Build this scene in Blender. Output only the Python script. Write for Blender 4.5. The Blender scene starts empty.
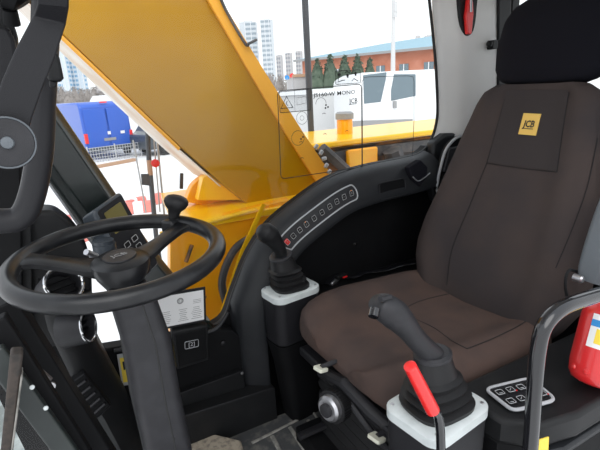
import bpy, math, random
from math import sin, cos, pi, radians, sqrt, atan2
from mathutils import Vector, Matrix

random.seed(7)
SC = bpy.context.scene
COL = SC.collection

# ------------------------------------------------------------------ camera
# Cab frame: X to the rear of the machine, Y to its right side, Z up, floor of the cab at z = 0.
FPX, PITCH, YAW, ROLL, HC = 460.0, radians(16.6), radians(28.0), radians(3.0), 1.25
fwd = Vector((sin(YAW)*cos(PITCH), cos(YAW)*cos(PITCH), -sin(PITCH)))
r0 = Vector((cos(YAW), -sin(YAW), 0)); u0 = Vector((sin(YAW)*sin(PITCH), cos(YAW)*sin(PITCH), cos(PITCH)))
UP = u0*cos(ROLL) + r0*sin(ROLL); RT = r0*cos(ROLL) - u0*sin(ROLL)
cam_d = bpy.data.cameras.new('camera'); cam = bpy.data.objects.new('camera', cam_d); COL.objects.link(cam)
cam_d.sensor_width = 36; cam_d.lens = FPX/600*36; cam_d.clip_start = 0.02; cam_d.clip_end = 2000
m = Matrix((RT, UP, -fwd)).transposed().to_4x4(); m.translation = (0, 0, HC)
cam.matrix_world = m
SC.camera = cam

def at(px, py, ax=None, v=0.0, d=None):
    """world point seen at (px,py) on the plane ax = v (or at depth d): used to read sizes off the photograph"""
    r = fwd + RT*((px-300)/FPX) - UP*((py-225)/FPX)
    if d is None:
        i = 'xyz'.index(ax); d = (v - (HC if i == 2 else 0))/r[i]
    return Vector((0, 0, HC)) + r*d

# ------------------------------------------------------------------ materials
def mat(name, c, rough=0.5, metal=0.0, bump=None, var=None, spec=0.5, coat=0.0, trans=0.0):
    M = bpy.data.materials.new(name); M.use_nodes = True
    nt = M.node_tree; b = nt.nodes['Principled BSDF']
    b.inputs['Base Color'].default_value = (*c, 1); b.inputs['Roughness'].default_value = rough
    b.inputs['Metallic'].default_value = metal; b.inputs['Specular IOR Level'].default_value = spec
    b.inputs['Coat Weight'].default_value = coat; b.inputs['Coat Roughness'].default_value = 0.08
    b.inputs['Transmission Weight'].default_value = trans
    tc = nt.nodes.new('ShaderNodeTexCoord')
    if bump:
        n = nt.nodes.new('ShaderNodeTexNoise'); n.inputs['Scale'].default_value = bump[0]; n.inputs['Detail'].default_value = 3
        bp = nt.nodes.new('ShaderNodeBump'); bp.inputs['Strength'].default_value = bump[1]; bp.inputs['Distance'].default_value = 0.002
        nt.links.new(tc.outputs['Object'], n.inputs['Vector']); nt.links.new(n.outputs['Fac'], bp.inputs['Height'])
        nt.links.new(bp.outputs['Normal'], b.inputs['Normal'])
    if var:   # (scale, second colour, contrast low, high)
        n = nt.nodes.new('ShaderNodeTexNoise'); n.inputs['Scale'].default_value = var[0]; n.inputs['Detail'].default_value = 5
        rp = nt.nodes.new('ShaderNodeValToRGB')
        rp.color_ramp.elements[0].position = var[2]; rp.color_ramp.elements[0].color = (*c, 1)
        rp.color_ramp.elements[1].position = var[3]; rp.color_ramp.elements[1].color = (*var[1], 1)
        nt.links.new(tc.outputs['Object'], n.inputs['Vector']); nt.links.new(n.outputs['Fac'], rp.inputs['Fac'])
        nt.links.new(rp.outputs['Color'], b.inputs['Base Color'])
    return M

M = {}
M['black'] = mat('black_plastic', (.008, .0085, .0095), .5, bump=(900, .25), var=(14, (.013, .013, .014), .45, .7), spec=.3)
M['black2'] = mat('matt_black_panel', (.003, .0032, .004), .65, bump=(500, .2), var=(9, (.006, .006, .0065), .5, .75), spec=.2)
M['arch'] = mat('arch_plastic', (.014, .0155, .018), .42, bump=(900, .3), var=(12, (.02, .021, .024), .45, .7), spec=.35)
M['gloss'] = mat('gloss_black_metal', (.008, .008, .01), .16, coat=.6)
M['rubber'] = mat('rubber', (.011, .011, .012), .5, bump=(300, .2), spec=.35)
M['wheel'] = mat('wheel_rubber', (.009, .0095, .011), .28, bump=(700, .15), var=(20, (.02, .0205, .022), .45, .7), spec=.4)
M['grey_plastic'] = mat('charcoal_plastic', (.014, .014, .0165), .45, bump=(800, .3), spec=.3)
M['dgrey'] = mat('dark_grey_plastic', (.022, .022, .025), .45, bump=(700, .3), var=(30, (.03, .03, .034), .45, .7), spec=.35)
M['seat'] = mat('brown_black_fabric', (.092, .062, .053), .95, bump=(1400, .6), var=(7, (.066, .049, .045), .4, .65), spec=.12)
M['back'] = mat('charcoal_fabric', (.064, .050, .047), .95, bump=(1400, .6), var=(4, (.048, .041, .042), .4, .62), spec=.12)
M['head'] = mat('black_fabric', (.009, .009, .013), .95, bump=(1400, .5), spec=.12)
M['insert'] = mat('dark_insert_fabric', (.048, .041, .041), .95, bump=(1400, .5), spec=.12)
M['seam'] = mat('seam_thread', (.012, .011, .012), .9)
M['pale'] = mat('pale_grey_plastic', (.58, .62, .62), .4, bump=(600, .1), var=(25, (.5, .54, .54), .5, .7))
M['cream'] = mat('cream_plastic', (.6, .6, .5), .45)
M['silver'] = mat('silver_line', (.42, .43, .45), .4)
M['icon'] = mat('icon_print', (.5, .5, .5), .6)
M['trimgrey'] = mat('headliner_grey', (.74, .73, .71), .8, bump=(500, .3), var=(3, (.66, .65, .64), .4, .7))
M['yellow'] = mat('yellow_paint', (1.0, .56, .01), .3, coat=.3, var=(5, (.98, .46, .008), .5, .8))
M['boomy'] = mat('amber_boom_paint', (.50, .25, .003), .28, coat=.3, var=(3, (.44, .212, .003), .4, .7))  # machine yellow with the shade on the boom put into the colour
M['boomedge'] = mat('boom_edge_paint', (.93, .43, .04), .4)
M['beige'] = mat('beige_primer', (.72, .55, .40), .5, var=(3, (.9, .85, .8), .42, .62))  # yellow underside paled in the colour for light bounced off the ground
M['orange'] = mat('orange_paint', (1.0, .40, .006), .35, coat=.3, var=(6, (1.0, .50, .02), .5, .7))
M['dirtyor'] = mat('dirty_orange', (.42, .17, .04), .6, var=(6, (.06, .045, .04), .40, .56))
M['darkiron'] = mat('dark_iron', (.05, .048, .05), .6, var=(12, (.12, .1, .09), .45, .7))
M['red'] = mat('red_plastic', (.75, .02, .02), .35, coat=.3)
M['redpaint'] = mat('red_enamel', (.62, .02, .022), .3, coat=.5, var=(9, (.5, .018, .02), .5, .7))
M['white'] = mat('white_paper', (.8, .8, .8), .6)
M['print'] = mat('black_print', (.02, .02, .02), .6)
M['pgrey'] = mat('grey_print', (.3, .3, .3), .7)
M['ylabel'] = mat('yellow_label', (.85, .62, .06), .5)
M['logo'] = mat('gold_label', (.80, .52, .12), .7, bump=(900, .3))
M['screen'] = mat('olive_screen', (.19, .16, .05), .3)
M['monitor'] = mat('monitor_grey', (.05, .06, .072), .35, bump=(900, .2))
M['chrome'] = mat('chrome', (.75, .76, .78), .2, metal=1)
M['steel'] = mat('brushed_steel', (.5, .5, .52), .35, metal=.9, bump=(200, .2))
M['pillar'] = mat('pillar_green_black', (.006, .010, .0095), .3, var=(8, (.018, .028, .026), .45, .75), coat=.2)
M['mat'] = mat('floor_mat_rubber', (.05, .052, .055), .8, bump=(150, .6), var=(25, (.14, .135, .12), .5, .75))
M['dust'] = mat('dusty_edge', (.26, .25, .23), .9, var=(40, (.12, .12, .11), .45, .65))
M['beigemat'] = mat('speckled_plate', (.36, .31, .24), .85, var=(60, (.2, .17, .14), .45, .65), bump=(90, .5))
M['ambers'] = mat('amber_mark', (.95, .3, .03), .5)
M['brownframe'] = mat('rusty_frame', (.045, .034, .028), .7, var=(60, (.02, .017, .015), .45, .65))
M['padgrey'] = mat('armrest_vinyl', (.11, .125, .14), .5, bump=(600, .3))
M['bluelabel'] = mat('blue_label', (.03, .25, .6), .5)
# outside
M['frontgrey'] = mat('grey_green_frame', (.015, .02, .0195), .4, var=(8, (.032, .04, .038), .45, .7))
M['palered'] = mat('faded_red_plastic', (.75, .22, .18), .6)
M['stepgrey'] = mat('grey_green_step', (.16, .18, .175), .6, var=(9, (.38, .42, .41), .45, .65))  # dull tone carries the shade on the ground below the cab
M['ground'] = mat('pale_concrete', (.82, .81, .80), .9, var=(.35, (.72, .71, .70), .45, .7), bump=(30, .2))
M['van'] = mat('blue_van_paint', (.02, .10, .50), .35, coat=.4)
M['wcar'] = mat('white_car_paint', (.85, .86, .87), .3, coat=.4)
M['dcar'] = mat('dark_car_paint', (.05, .06, .07), .3, coat=.4)
M['winglass'] = mat('vehicle_glass', (.14, .19, .22), .1, coat=.4)
M['tyre'] = mat('tyre', (.03, .03, .03), .8)
M['tail'] = mat('tail_lamp', (.8, .03, .03), .3)
M['brick'] = mat('red_brick_wall', (.48, .18, .11), .9, var=(.8, (.56, .24, .16), .4, .7))
M['broof'] = mat('blue_roof', (.26, .42, .50), .6)
M['tree'] = mat('conifer_green', (.07, .10, .07), .95, var=(2, (.12, .15, .11), .4, .7))
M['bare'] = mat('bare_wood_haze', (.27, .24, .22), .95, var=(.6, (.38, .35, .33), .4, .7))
M['post'] = mat('weathered_post', (.6, .6, .6), .7)
M['dpost'] = mat('dark_post', (.06, .065, .075), .5)
M['capgrey'] = mat('grey_cap', (.3, .3, .3), .6)
M['fence'] = mat('galvanised_wire', (.5, .5, .5), .5, metal=.4)
M['towerwhite'] = mat('tower_trim', (.66, .67, .68), .8)
M['curb'] = mat('rusty_kerb', (.45, .28, .18), .9)

def brickwin(name, wall, win, sx, sy, ax='XZ'):
    """facade with a procedural grid of windows"""
    Mt = bpy.data.materials.new(name); Mt.use_nodes = True
    nt = Mt.node_tree; b = nt.nodes['Principled BSDF']; b.inputs['Roughness'].default_value = .8
    tc = nt.nodes.new('ShaderNodeTexCoord'); sp = nt.nodes.new('ShaderNodeSeparateXYZ'); nt.links.new(tc.outputs['Object'], sp.inputs[0])
    def wave(src, period, duty):
        a = nt.nodes.new('ShaderNodeMath'); a.operation = 'DIVIDE'; a.inputs[1].default_value = period; nt.links.new(src, a.inputs[0])
        f = nt.nodes.new('ShaderNodeMath'); f.operation = 'FRACT'; nt.links.new(a.outputs[0], f.inputs[0])
        g = nt.nodes.new('ShaderNodeMath'); g.operation = 'LESS_THAN'; g.inputs[1].default_value = duty; nt.links.new(f.outputs[0], g.inputs[0]); return g.outputs[0]
    ad = nt.nodes.new('ShaderNodeMath'); ad.operation = 'ADD'; nt.links.new(sp.outputs['X'], ad.inputs[0]); nt.links.new(sp.outputs['Y'], ad.inputs[1])
    w1 = wave(ad.outputs[0], sx, .5); w2 = wave(sp.outputs['Z'], sy, .5)
    mu = nt.nodes.new('ShaderNodeMath'); mu.operation = 'MULTIPLY'; nt.links.new(w1, mu.inputs[0]); nt.links.new(w2, mu.inputs[1])
    mx = nt.nodes.new('ShaderNodeMix'); mx.data_type = 'RGBA'; nt.links.new(mu.outputs[0], mx.inputs['Factor'])
    mx.inputs['A'].default_value = (*wall, 1); mx.inputs['B'].default_value = (*win, 1); nt.links.new(mx.outputs['Result'], b.inputs['Base Color'])
    return Mt
M['tower'] = brickwin('tower_facade', (.52, .55, .58), (.28, .33, .37), 7, 3)
M['towerb'] = brickwin('blue_tower_facade', (.54, .60, .66), (.20, .36, .52), 9, 3)
M['block'] = brickwin('distant_block_facade', (.46, .44, .44), (.30, .30, .32), 5, 3)

def glassmat(name, tint, gl):
    Mt = bpy.data.materials.new(name); Mt.use_nodes = True
    nt = Mt.node_tree; nt.nodes.clear()
    o = nt.nodes.new('ShaderNodeOutputMaterial'); t = nt.nodes.new('ShaderNodeBsdfTransparent'); t.inputs[0].default_value = (*tint, 1)
    g = nt.nodes.new('ShaderNodeBsdfGlossy'); g.inputs['Roughness'].default_value = .03
    f = nt.nodes.new('ShaderNodeFresnel'); f.inputs[0].default_value = 1.45
    mu = nt.nodes.new('ShaderNodeMath'); mu.operation = 'MULTIPLY'; mu.inputs[1].default_value = gl; nt.links.new(f.outputs[0], mu.inputs[0])
    x = nt.nodes.new('ShaderNodeMixShader'); nt.links.new(mu.outputs[0], x.inputs[0]); nt.links.new(t.outputs[0], x.inputs[1]); nt.links.new(g.outputs[0], x.inputs[2])
    nt.links.new(x.outputs[0], o.inputs[0]); return Mt
M['glass'] = glassmat('window_glass', (.96, .975, .97), .4)
M['film'] = glassmat('decal_film', (.78, .79, .80), .3)

# ------------------------------------------------------------------ mesh builder
def frame(axis, up=(0, 0, 1)):
    """rotation whose local Z points along axis"""
    z = Vector(axis).normalized(); x = Vector(up).cross(z)
    if x.length < 1e-4: x = Vector((1, 0, 0)).cross(z)
    if x.length < 1e-4: x = Vector((0, 1, 0)).cross(z)
    x.normalize(); y = z.cross(x)
    return Matrix((x, y, z)).transposed()

class MB:
    def __init__(s): s.v = []; s.f = []; s.m = []; s.cur = 0
    def add(s, vs, fs):
        n = len(s.v); s.v += [Vector(p) for p in vs]; s.f += [[i+n for i in f] for f in fs]; s.m += [s.cur]*len(fs); return s
    def box(s, c, size, R=None):
        a, b, d = [x/2 for x in size]; R = R or Matrix.Identity(3); c = Vector(c)
        vs = [c + R @ Vector((x, y, z)) for x in (-a, a) for y in (-b, b) for z in (-d, d)]
        return s.add(vs, [(0, 1, 3, 2), (4, 6, 7, 5), (0, 4, 5, 1), (2, 3, 7, 6), (0, 2, 6, 4), (1, 5, 7, 3)])
    def hexa(s, bot, top):
        """eight corners: four below, four above in the same order"""
        return s.add(list(bot)+list(top), [(3, 2, 1, 0), (4, 5, 6, 7)] + [(i, (i+1) % 4, 4+(i+1) % 4, 4+i) for i in range(4)])
    def rings(s, rs, cap=True, closed=False):
        n = len(rs[0]); base = []
        vs = [p for r in rs for p in r]; fs = []
        k = len(rs)
        for i in range(k if closed else k-1):
            j = (i+1) % k
            for q in range(n): fs.append((i*n+q, i*n+(q+1) % n, j*n+(q+1) % n, j*n+q))
        if cap and not closed:
            fs.append(tuple(reversed(range(n)))); fs.append(tuple((k-1)*n+q for q in range(n)))
        return s.add(vs, fs)
    def tube(s, pts, r, seg=12, closed=False, cap=True, flat=None, up=(0, 0, 1)):
        pts = [Vector(p) for p in pts]; k = len(pts); rs = []
        rad = r if isinstance(r, (list, tuple)) else [r]*k
        px = None
        for i in range(k):
            if closed: t = pts[(i+1) % k]-pts[i-1]
            else: t = pts[min(i+1, k-1)]-pts[max(i-1, 0)]
            t.normalize()
            if px is None or closed:
                R = frame(t, up); x = R.col[0].copy()
                if not closed or px is None: px = x
                px = x
            else:
                x = px - t*px.dot(t); x.normalize(); px = x
            y = t.cross(x)
            fx, fy = flat or (1, 1)
            rs.append([pts[i] + (x*cos(a)*fx + y*sin(a)*fy)*rad[i] for a in [2*pi*q/seg for q in range(seg)]])
        return s.rings(rs, cap, closed)
    def lathe(s, prof, c, axis=(0, 0, 1), seg=24, sy=1.0):
        R = frame(axis); c = Vector(c)
        rs = [[c + R @ Vector((r*cos(a), r*sin(a)*sy, h)) for a in [2*pi*q/seg for q in range(seg)]] for r, h in prof]
        return s.rings(rs)
    def prism(s, poly, d):
        """poly: 3D points, extruded by vector d"""
        n = len(poly); d = Vector(d)
        vs = [Vector(p) for p in poly] + [Vector(p)+d for p in poly]
        return s.add(vs, [tuple(range(n)), tuple(reversed(range(n, 2*n)))] + [((i+1) % n, i, n+i, n+(i+1) % n) for i in range(n)])
    def build(s, name, mats, parent=None, bevel=0, smooth=35, seg=2, subd=0):
        if not isinstance(mats, (list, tuple)): mats = [mats]
        off = Vector(parent['_o']) if parent is not None and '_o' in parent else Vector((0, 0, 0))
        if parent is None:
            lo = Vector([min(p[i] for p in s.v) for i in range(3)]); hi = Vector([max(p[i] for p in s.v) for i in range(3)])
            off = Vector(((lo.x+hi.x)/2, (lo.y+hi.y)/2, lo.z))
        me = bpy.data.meshes.new(name); me.from_pydata([p-off for p in s.v], [], s.f)
        for mm in mats: me.materials.append(M[mm] if isinstance(mm, str) else mm)
        for p, k in zip(me.polygons, s.m): p.material_index = k
        import bmesh
        b = bmesh.new(); b.from_mesh(me); bmesh.ops.recalc_face_normals(b, faces=b.faces); b.to_mesh(me); b.free()
        me.shade_smooth(); me.set_sharp_from_angle(angle=radians(smooth))
        o = bpy.data.objects.new(name, me); COL.objects.link(o)
        if parent is not None:
            o.parent = parent
        else: o.location = off
        o['_o'] = list(off)
        if bevel:
            bv = o.modifiers.new('bevel', 'BEVEL'); bv.width = bevel; bv.segments = seg; bv.limit_method = 'ANGLE'; bv.angle_limit = radians(40); bv.harden_normals = False
        if subd:
            sb = o.modifiers.new('subd', 'SUBSURF'); sb.levels = sb.render_levels = subd
        return o

def thing(name, label, cat, loc, group=None):
    o = bpy.data.objects.new(name, None); COL.objects.link(o); o.location = loc; o.empty_display_size = .05
    o['_o'] = list(loc); o['label'] = label; o['category'] = cat
    if group: o['group'] = group
    return o
def tag(o, label, cat, group=None, kind=None):
    o['label'] = label; o['category'] = cat
    if group: o['group'] = group
    if kind: o['kind'] = kind
    return o
def struct(o): o['kind'] = 'structure'; return o
def plabel(o, l): o['label'] = l; return o

def smoothpath(pts, n=8, closed=False):
    pts = [Vector(p) for p in pts]; out = []; k = len(pts)
    for i in range(k if closed else k-1):
        g = (lambda j: pts[j % k]) if closed else (lambda j: pts[max(0, min(k-1, j))])
        p0, p1, p2, p3 = g(i-1), g(i), g(i+1), g(i+2)
        for q in range(n):
            t = q/n
            out.append(.5*((2*p1)+(p2-p0)*t+(2*p0-5*p1+4*p2-p3)*t*t+(3*p1-p0-3*p2+p3)*t**3))
    if not closed: out.append(pts[-1])
    return out
def rrect(w, h, r, n=5):
    out = []
    for cx, cy, a0 in ((w/2-r, h/2-r, 0), (-w/2+r, h/2-r, 90), (-w/2+r, -h/2+r, 180), (w/2-r, -h/2+r, 270)):
        for q in range(n+1):
            a = radians(a0+90*q/n); out.append((cx+r*cos(a), cy+r*sin(a)))
    return out
def plate(mb, c, R, w, h, r, t, n=5):
    """rounded plate, face along local +Z of R, thickness t starting at c"""
    c = Vector(c); return mb.prism([c + R @ Vector((x, y, 0)) for x, y in rrect(w, h, r, n)], R @ Vector((0, 0, t)))
def outline(mb, pts, r, closed=True, seg=5):
    return mb.tube(pts, r, seg, closed=closed)
def text(mb, s, c, R, size, depth=.0004, ax='CENTER', sx=1.0, bold=.0):
    cu = bpy.data.curves.new('lettering', 'FONT'); cu.body = s; cu.size = size; cu.align_x = ax; cu.align_y = 'CENTER'; cu.extrude = depth/2; cu.resolution_u = 2; cu.offset = bold
    o = bpy.data.objects.new('lettering', cu); COL.objects.link(o)
    dg = bpy.context.evaluated_depsgraph_get(); dg.update()
    me = bpy.data.meshes.new_from_object(o.evaluated_get(dg))
    c = Vector(c)
    mb.add([c + R @ Vector((v.co.x*sx, v.co.y, v.co.z)) for v in me.vertices], [tuple(p.vertices) for p in me.polygons])
    bpy.data.objects.remove(o); bpy.data.curves.remove(cu); bpy.data.meshes.remove(me)
def basis(x, y):
    x = Vector(x).normalized(); z = x.cross(Vector(y)).normalized(); y = z.cross(x)
    return Matrix((x, y, z)).transposed()
def interp(tab, t):
    if t <= tab[0][0]: return tab[0][1:]
    for a, b in zip(tab, tab[1:]):
        if t <= b[0]:
            u = (t-a[0])/(b[0]-a[0]); u = u
            return tuple(a[i]*(1-u)+b[i]*u for i in range(1, len(a)))
    return tab[-1][1:]
def sst(a, b, x):
    t = max(0, min(1, (x-a)/(b-a))); return t*t*(3-2*t)

GZ = -1.35
YW = 1.47     # plane of the right-hand window
def W(px, py, dy=0): return at(px, py, 'y', YW+dy)

# ================================================================== THE CAB SHELL
# floor
b = MB(); b.box((.90, .97, .01), (2.1, 1.12, .08)); struct(b.build('floor', 'black2'))
b = MB(); b.box((.85, .97, 1.66), (2.1, 1.1, .04)); struct(b.build('ceiling', 'trimgrey'))
# rear wall with its window (x = 1.9)
b = MB()
b.box((1.84, .97, .55), (.04, 1.04, 1.14)); b.box((1.84, .97, 1.62), (.04, 1.04, .06))
b.box((1.84, .50, 1.35), (.04, .10, .5)); b.box((1.84, 1.445, 1.35), (.04, .06, .5))
struct(b.build('wall_rear', 'black'))

b = MB(); b.box((1.60, .40, .80), (.62, .04, 1.68)); struct(b.build('wall_left', 'black'))
# right wall: outline of the window opening (px on plane y=YW), running clockwise from lower left
edge_px = [(96, 352), (150, 342), (186, 335), (207, 328), (224, 317), (234, 290), (249, 253), (270, 223), (300, 198), (332, 177), (366, 166), (400, 159), (420, 153), (431, 140), (437, 118), (437, 90), (434, 45), (427, -20)]
edge = smoothpath([W(*p) for p in edge_px], 5)
# lower wall panel
b = MB()
low = [p.copy() for p in edge if p.z < 1.02 or p.x < 1.3]
wl = [Vector((p.x, YW+.012, p.z)) for p in edge if p.z < .99]
poly = wl + [Vector((1.95, YW+.012, .99)), Vector((1.95, YW+.012, 0)), Vector((.0, YW+.012, 0))]
b.prism(poly, (0, .03, 0)); struct(b.build('wall_right', 'black2'))
# inner black lining of the recess under the arch
# swept arch trim
def sweep_range(i0, i1, prof_fn, name, mt, low=(.05, .25, .42)):
    rs = []
    if low is not None:
        t = (edge[i0+1]-edge[i0-1]); t.y = 0; t.normalize(); n = Vector((t.z, 0, -t.x))
        for zz_ in low: rs.append([Vector((edge[i0].x+n.x*o+.0, y, zz_)) for o, y in prof_fn(0)])
    for i in range(i0, i1):
        t = (edge[min(i+1, len(edge)-1)]-edge[max(i-1, 0)]); t.y = 0; t.normalize()
        n = Vector((t.z, 0, -t.x))          # away from the glass, into the wall
        rs.append([edge[i]+n*o+Vector((0, y-YW, 0)) for o, y in prof_fn((i-i0)/(i1-1-i0))])
    b = MB(); b.rings(rs, cap=True); return b.build(name, mt, smooth=50)
def arch_at(f, o, y):
    """point of the arch: f index along the edge, o offset from glass, y depth"""
    i = int(f); u = f-i
    p = edge[i]*(1-u)+edge[min(i+1, len(edge)-1)]*u
    t = edge[min(i+2, len(edge)-1)]-edge[max(i-1, 0)]; t.y = 0; t.normalize()
    n = Vector((t.z, 0, -t.x)); return Vector((p.x, y, p.z))+n*o, t, n
prof = [(-.004, 1.475), (-.002, 1.455), (.010, 1.425), (.028, 1.405), (.110, 1.372), (.128, 1.376), (.136, 1.395), (.136, 1.475)]
def pf(u): return prof
i_a = min(range(len(edge)), key=lambda i: (edge[i]-W(227, 299)).length)
i_b = min(range(len(edge)), key=lambda i: (edge[i]-W(424, 150)).length)
def pf2(u):
    k = 1.0 - .35*sst(.0, .12, .12-u) if u < .12 else 1.0
    g = .8 + .2*sst(0, .2, u)
    return [(o*g, y) for o, y in prof]
struct(sweep_range(i_a, i_b+1, pf2, 'trim_1', 'arch'))
# thin black seal round the rest of the window
b = MB(); b.tube(edge, .006, 6); struct(b.build('trim_2', 'rubber'))
# grey rear quarter trim, gently bowed
b = MB(); N = 10
rows = []
zz = [1.60, 1.5, 1.4, 1.3, 1.2, 1.1, 1.04, 1.0]
def edge_x(z):
    c = [(abs(p.z-z), p.x) for p in edge if p.x > 1.35]; return min(c)[1]
for z in zz:
    x0 = edge_x(min(z, 1.56)) + .006; x1 = 1.715+(1.6-z)*.13
    rows.append([Vector((x0+(x1-x0)*u, YW-.005-.05*sst(0, .35, u)-.012*sin(pi*u), z)) for u in [k/N for k in range(N+1)]])
vs = [p for r in rows for p in r]; fs = [(i*(N+1)+j, i*(N+1)+j+1, (i+1)*(N+1)+j+1, (i+1)*(N+1)+j) for i in range(len(zz)-1) for j in range(N)]
b.add(vs, fs); o = b.build('trim_3', 'trimgrey', smooth=60); struct(o)
sol = o.modifiers.new('sol', 'SOLIDIFY'); sol.thickness = .012
# black pillar behind it
b = MB(); b.prism([Vector((1.71, 1.47, 1.62)), Vector((1.79, 1.47, 1.62)), Vector((1.86, 1.47, .95)), Vector((1.78, 1.47, .95))], (0, -.065, 0)); struct(b.build('trim_4', 'black', bevel=.006))
# lower black rear corner below the grey trim
b = MB()
b.prism([Vector((1.41, 1.43, 1.0)), Vector((1.47, 1.42, 1.035)), Vector((1.9, 1.42, 1.02)), Vector((1.9, 1.42, .70)), Vector((1.44, 1.43, .74)), Vector((1.40, 1.43, .84))], (0, .05, 0))
struct(b.build('trim_5', 'arch', bevel=.012, seg=3))
# right window pane
b = MB(); gp = [p.copy() for p in edge]; gp += [Vector((-.35, YW, 1.62)), Vector((-.35, YW, .45))]
b.add([Vector((p.x, YW+.004, p.z)) for p in gp], [tuple(range(len(gp)))]); struct(b.build('window_1', 'glass'))
# rear window pane
b = MB(); b.add([(1.84, .55, 1.12), (1.84, 1.415, 1.12), (1.84, 1.415, 1.59), (1.84, .55, 1.59)], [(0, 1, 2, 3)]); struct(b.build('window_2', 'glass'))

# leaning front pillar on the far side
b = MB()
R1 = [W(24, 56), W(52, 98), W(77, 135), W(118, 196), W(150, 244), W(190, 294), W(212, 322)]
L1 = [W(-12, 100), W(14, 140), W(30, 160), W(77, 222), W(112, 268), W(168, 318), W(198, 334)]
rs = []
for a, c in zip(R1, L1):
    rs.append([a+Vector((0, .03, 0)), a+Vector((-.004, -.0, 0)), a*.82+c*.18+Vector((0, -.03, 0)), a*.3+c*.7+Vector((0, -.035, 0)), c+Vector((0, -.0, 0)), c+Vector((0, .03, 0))])
b.rings(rs); struct(b.build('trim_6', 'pillar', smooth=30, bevel=.003))
# pale edge line of the pillar
b = MB(); b.tube([W(45, 178, -.012), W(77, 223, -.012), W(100, 254, -.012)], .0035, 6); struct(b.build('trim_7', 'silver'))

# ================================================================== arch switch panel
f0 = min(range(len(edge)), key=lambda i: (edge[i]-W(259, 226)).length)
f1 = min(range(len(edge)), key=lambda i: (edge[i]-W(342, 173)).length)
def on_arch(u, w, lift=0):
    """u along 0..1, w across (offset from the glass edge), lift off the face"""
    f = f0+(f1-f0)*u; yy = 1.405-.033*(w-.028)/.082
    p, t, n = arch_at(f, w, yy); nn = Vector((0, -1, 0))*.93 - n*.37
    return p + nn.normalized()*lift, t, n
sp = thing('switch_panel', 'long curved switch panel of ten keys set in the black window arch', 'switch panel', on_arch(.5, .07)[0])
def band(w0, w1, u0, u1, lift, n=26, r=.5):
    mid = (w0+w1)/2; h = (w1-w0)/2; up, dn = [], []
    L = (on_arch(1, mid)[0]-on_arch(0, mid)[0]).length
    pts = []
    for k in range(n+1): pts.append(on_arch(u0+(u1-u0)*k/n, w0, lift)[0])
    for k in range(1, 7):
        a = pi*k/7; pts.append(on_arch(u1+sin(a)*h*r/L, mid-h*cos(a), lift)[0])
    for k in range(n+1): pts.append(on_arch(u1+(u0-u1)*k/n, w1, lift)[0])
    for k in range(1, 7):
        a = pi*k/7; pts.append(on_arch(u0-sin(a)*h*r/L, mid+h*cos(a), lift)[0])
    return pts
inner = band(.034, .088, .0, 1.0, .0015)
b = MB(); b.prism(inner, (0, .004, 0)); b.build('backing', 'grey_plastic', sp, smooth=50)
b = MB(); b.tube(inner, .0028, 6, closed=True); plabel(b.build('rim', 'silver', sp), 'thin silver rim')
for k in range(10):
    u = .035+.93*k/9
    p, t, n = on_arch(u, .061, .004)
    R = basis(t, -n)
    if R.col[2].y > 0: R = basis(-t, -n)
    b = MB(); plate(b, p-R.col[2]*.003, R, .017, .024, .004, .004)
    key = b.build('key', 'red' if k == 0 else 'black', sp, bevel=.0008)
    if k == 0: plabel(key, 'red key at the low end')
    b = MB(); q = [p+R @ Vector((x, y, .0014)) for x, y in rrect(.016, .020, .003, 3)]
    b.tube(q, .0008, 4, closed=True)
    b.tube([p+R @ Vector((-.003, -.003+.001*(k % 3), .0014)), p+R @ Vector((.0, .003, .0014)), p+R @ Vector((.003, -.002, .0014))], .0006, 4)
    b.build('symbol', 'icon', key)
    if k in (3, 9):
        b = MB(); b.lathe([(.0, 0), (.0022, 0), (.0022, .001), (0, .001)], p+R @ Vector((0, .0105, .001)), R.col[2], 8); plabel(b.build('lamp', 'ambers', key), 'small amber lamp')

# blank cover + storage notch on the arch
c0 = at(392, 189, 'y', 1.383)
b = MB(); Rw = basis((1, 0, 0.03), (0, .12, 1))
plate(b, c0+Rw.col[2]*-.002, Rw, .125, .062, .008, .006); bc = b.build('blank_cover', 'black2', bevel=.002)
tag(bc, 'blank black rectangular cover plate in the window arch beside the switch panel', 'cover plate')
bc_r = MB(); bc_r.tube([c0+Rw @ Vector((x, y, .005)) for x, y in rrect(.128, .066, .01, 4)], .002, 6, closed=True); bc_r.build('rim', 'grey_plastic', bc)
ch = thing('cup_catch', 'black plastic hook catch at the rear end of the window arch', 'catch', at(421, 182, 'y', 1.37))
b = MB(); pts = [at(*q, 'y', 1.37) for q in [(409, 168), (421, 160), (428, 167), (427, 178), (420, 187), (413, 180)]]
b.prism(pts, (0, .03, 0)); b.build('pocket', 'head', ch, bevel=.004)
b = MB(); b.tube(smoothpath([at(*q, 'y', 1.362) for q in [(413, 177), (418, 181), (424, 178), (430, 173)]], 4), .0022, 6); b.build('wire', 'steel', ch)

# speaker / vent beside the backrest
vt = thing('rear_air_vent', 'grey oval air vent in the rear corner beside the backrest', 'air vent', at(455, 170, 'y', 1.40))
b = MB(); ov = smoothpath([at(*q, 'y', 1.375) for q in [(437, 190), (441, 166), (447, 148), (458, 137), (468, 138), (466, 152), (456, 176), (446, 196)]], 5, True)
b.tube(ov, .006, 8, closed=True); b.build('rim', 'silver', vt)
b = MB(); b.prism(ov, (0, .02, 0)); b.build('backing', 'black2', vt)
b = MB(); b.prism([at(*q, 'y', 1.362) for q in [(444, 172), (450, 148), (461, 146), (455, 170)]], (0, .018, 0)); b.build('flap', 'dgrey', vt, bevel=.004)
b = MB(); b.prism([at(*q, 'y', 1.362) for q in [(442, 184), (445, 174), (453, 174), (448, 184)]], (0, .018, 0)); b.build('knob', 'black', vt, bevel=.003)

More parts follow.
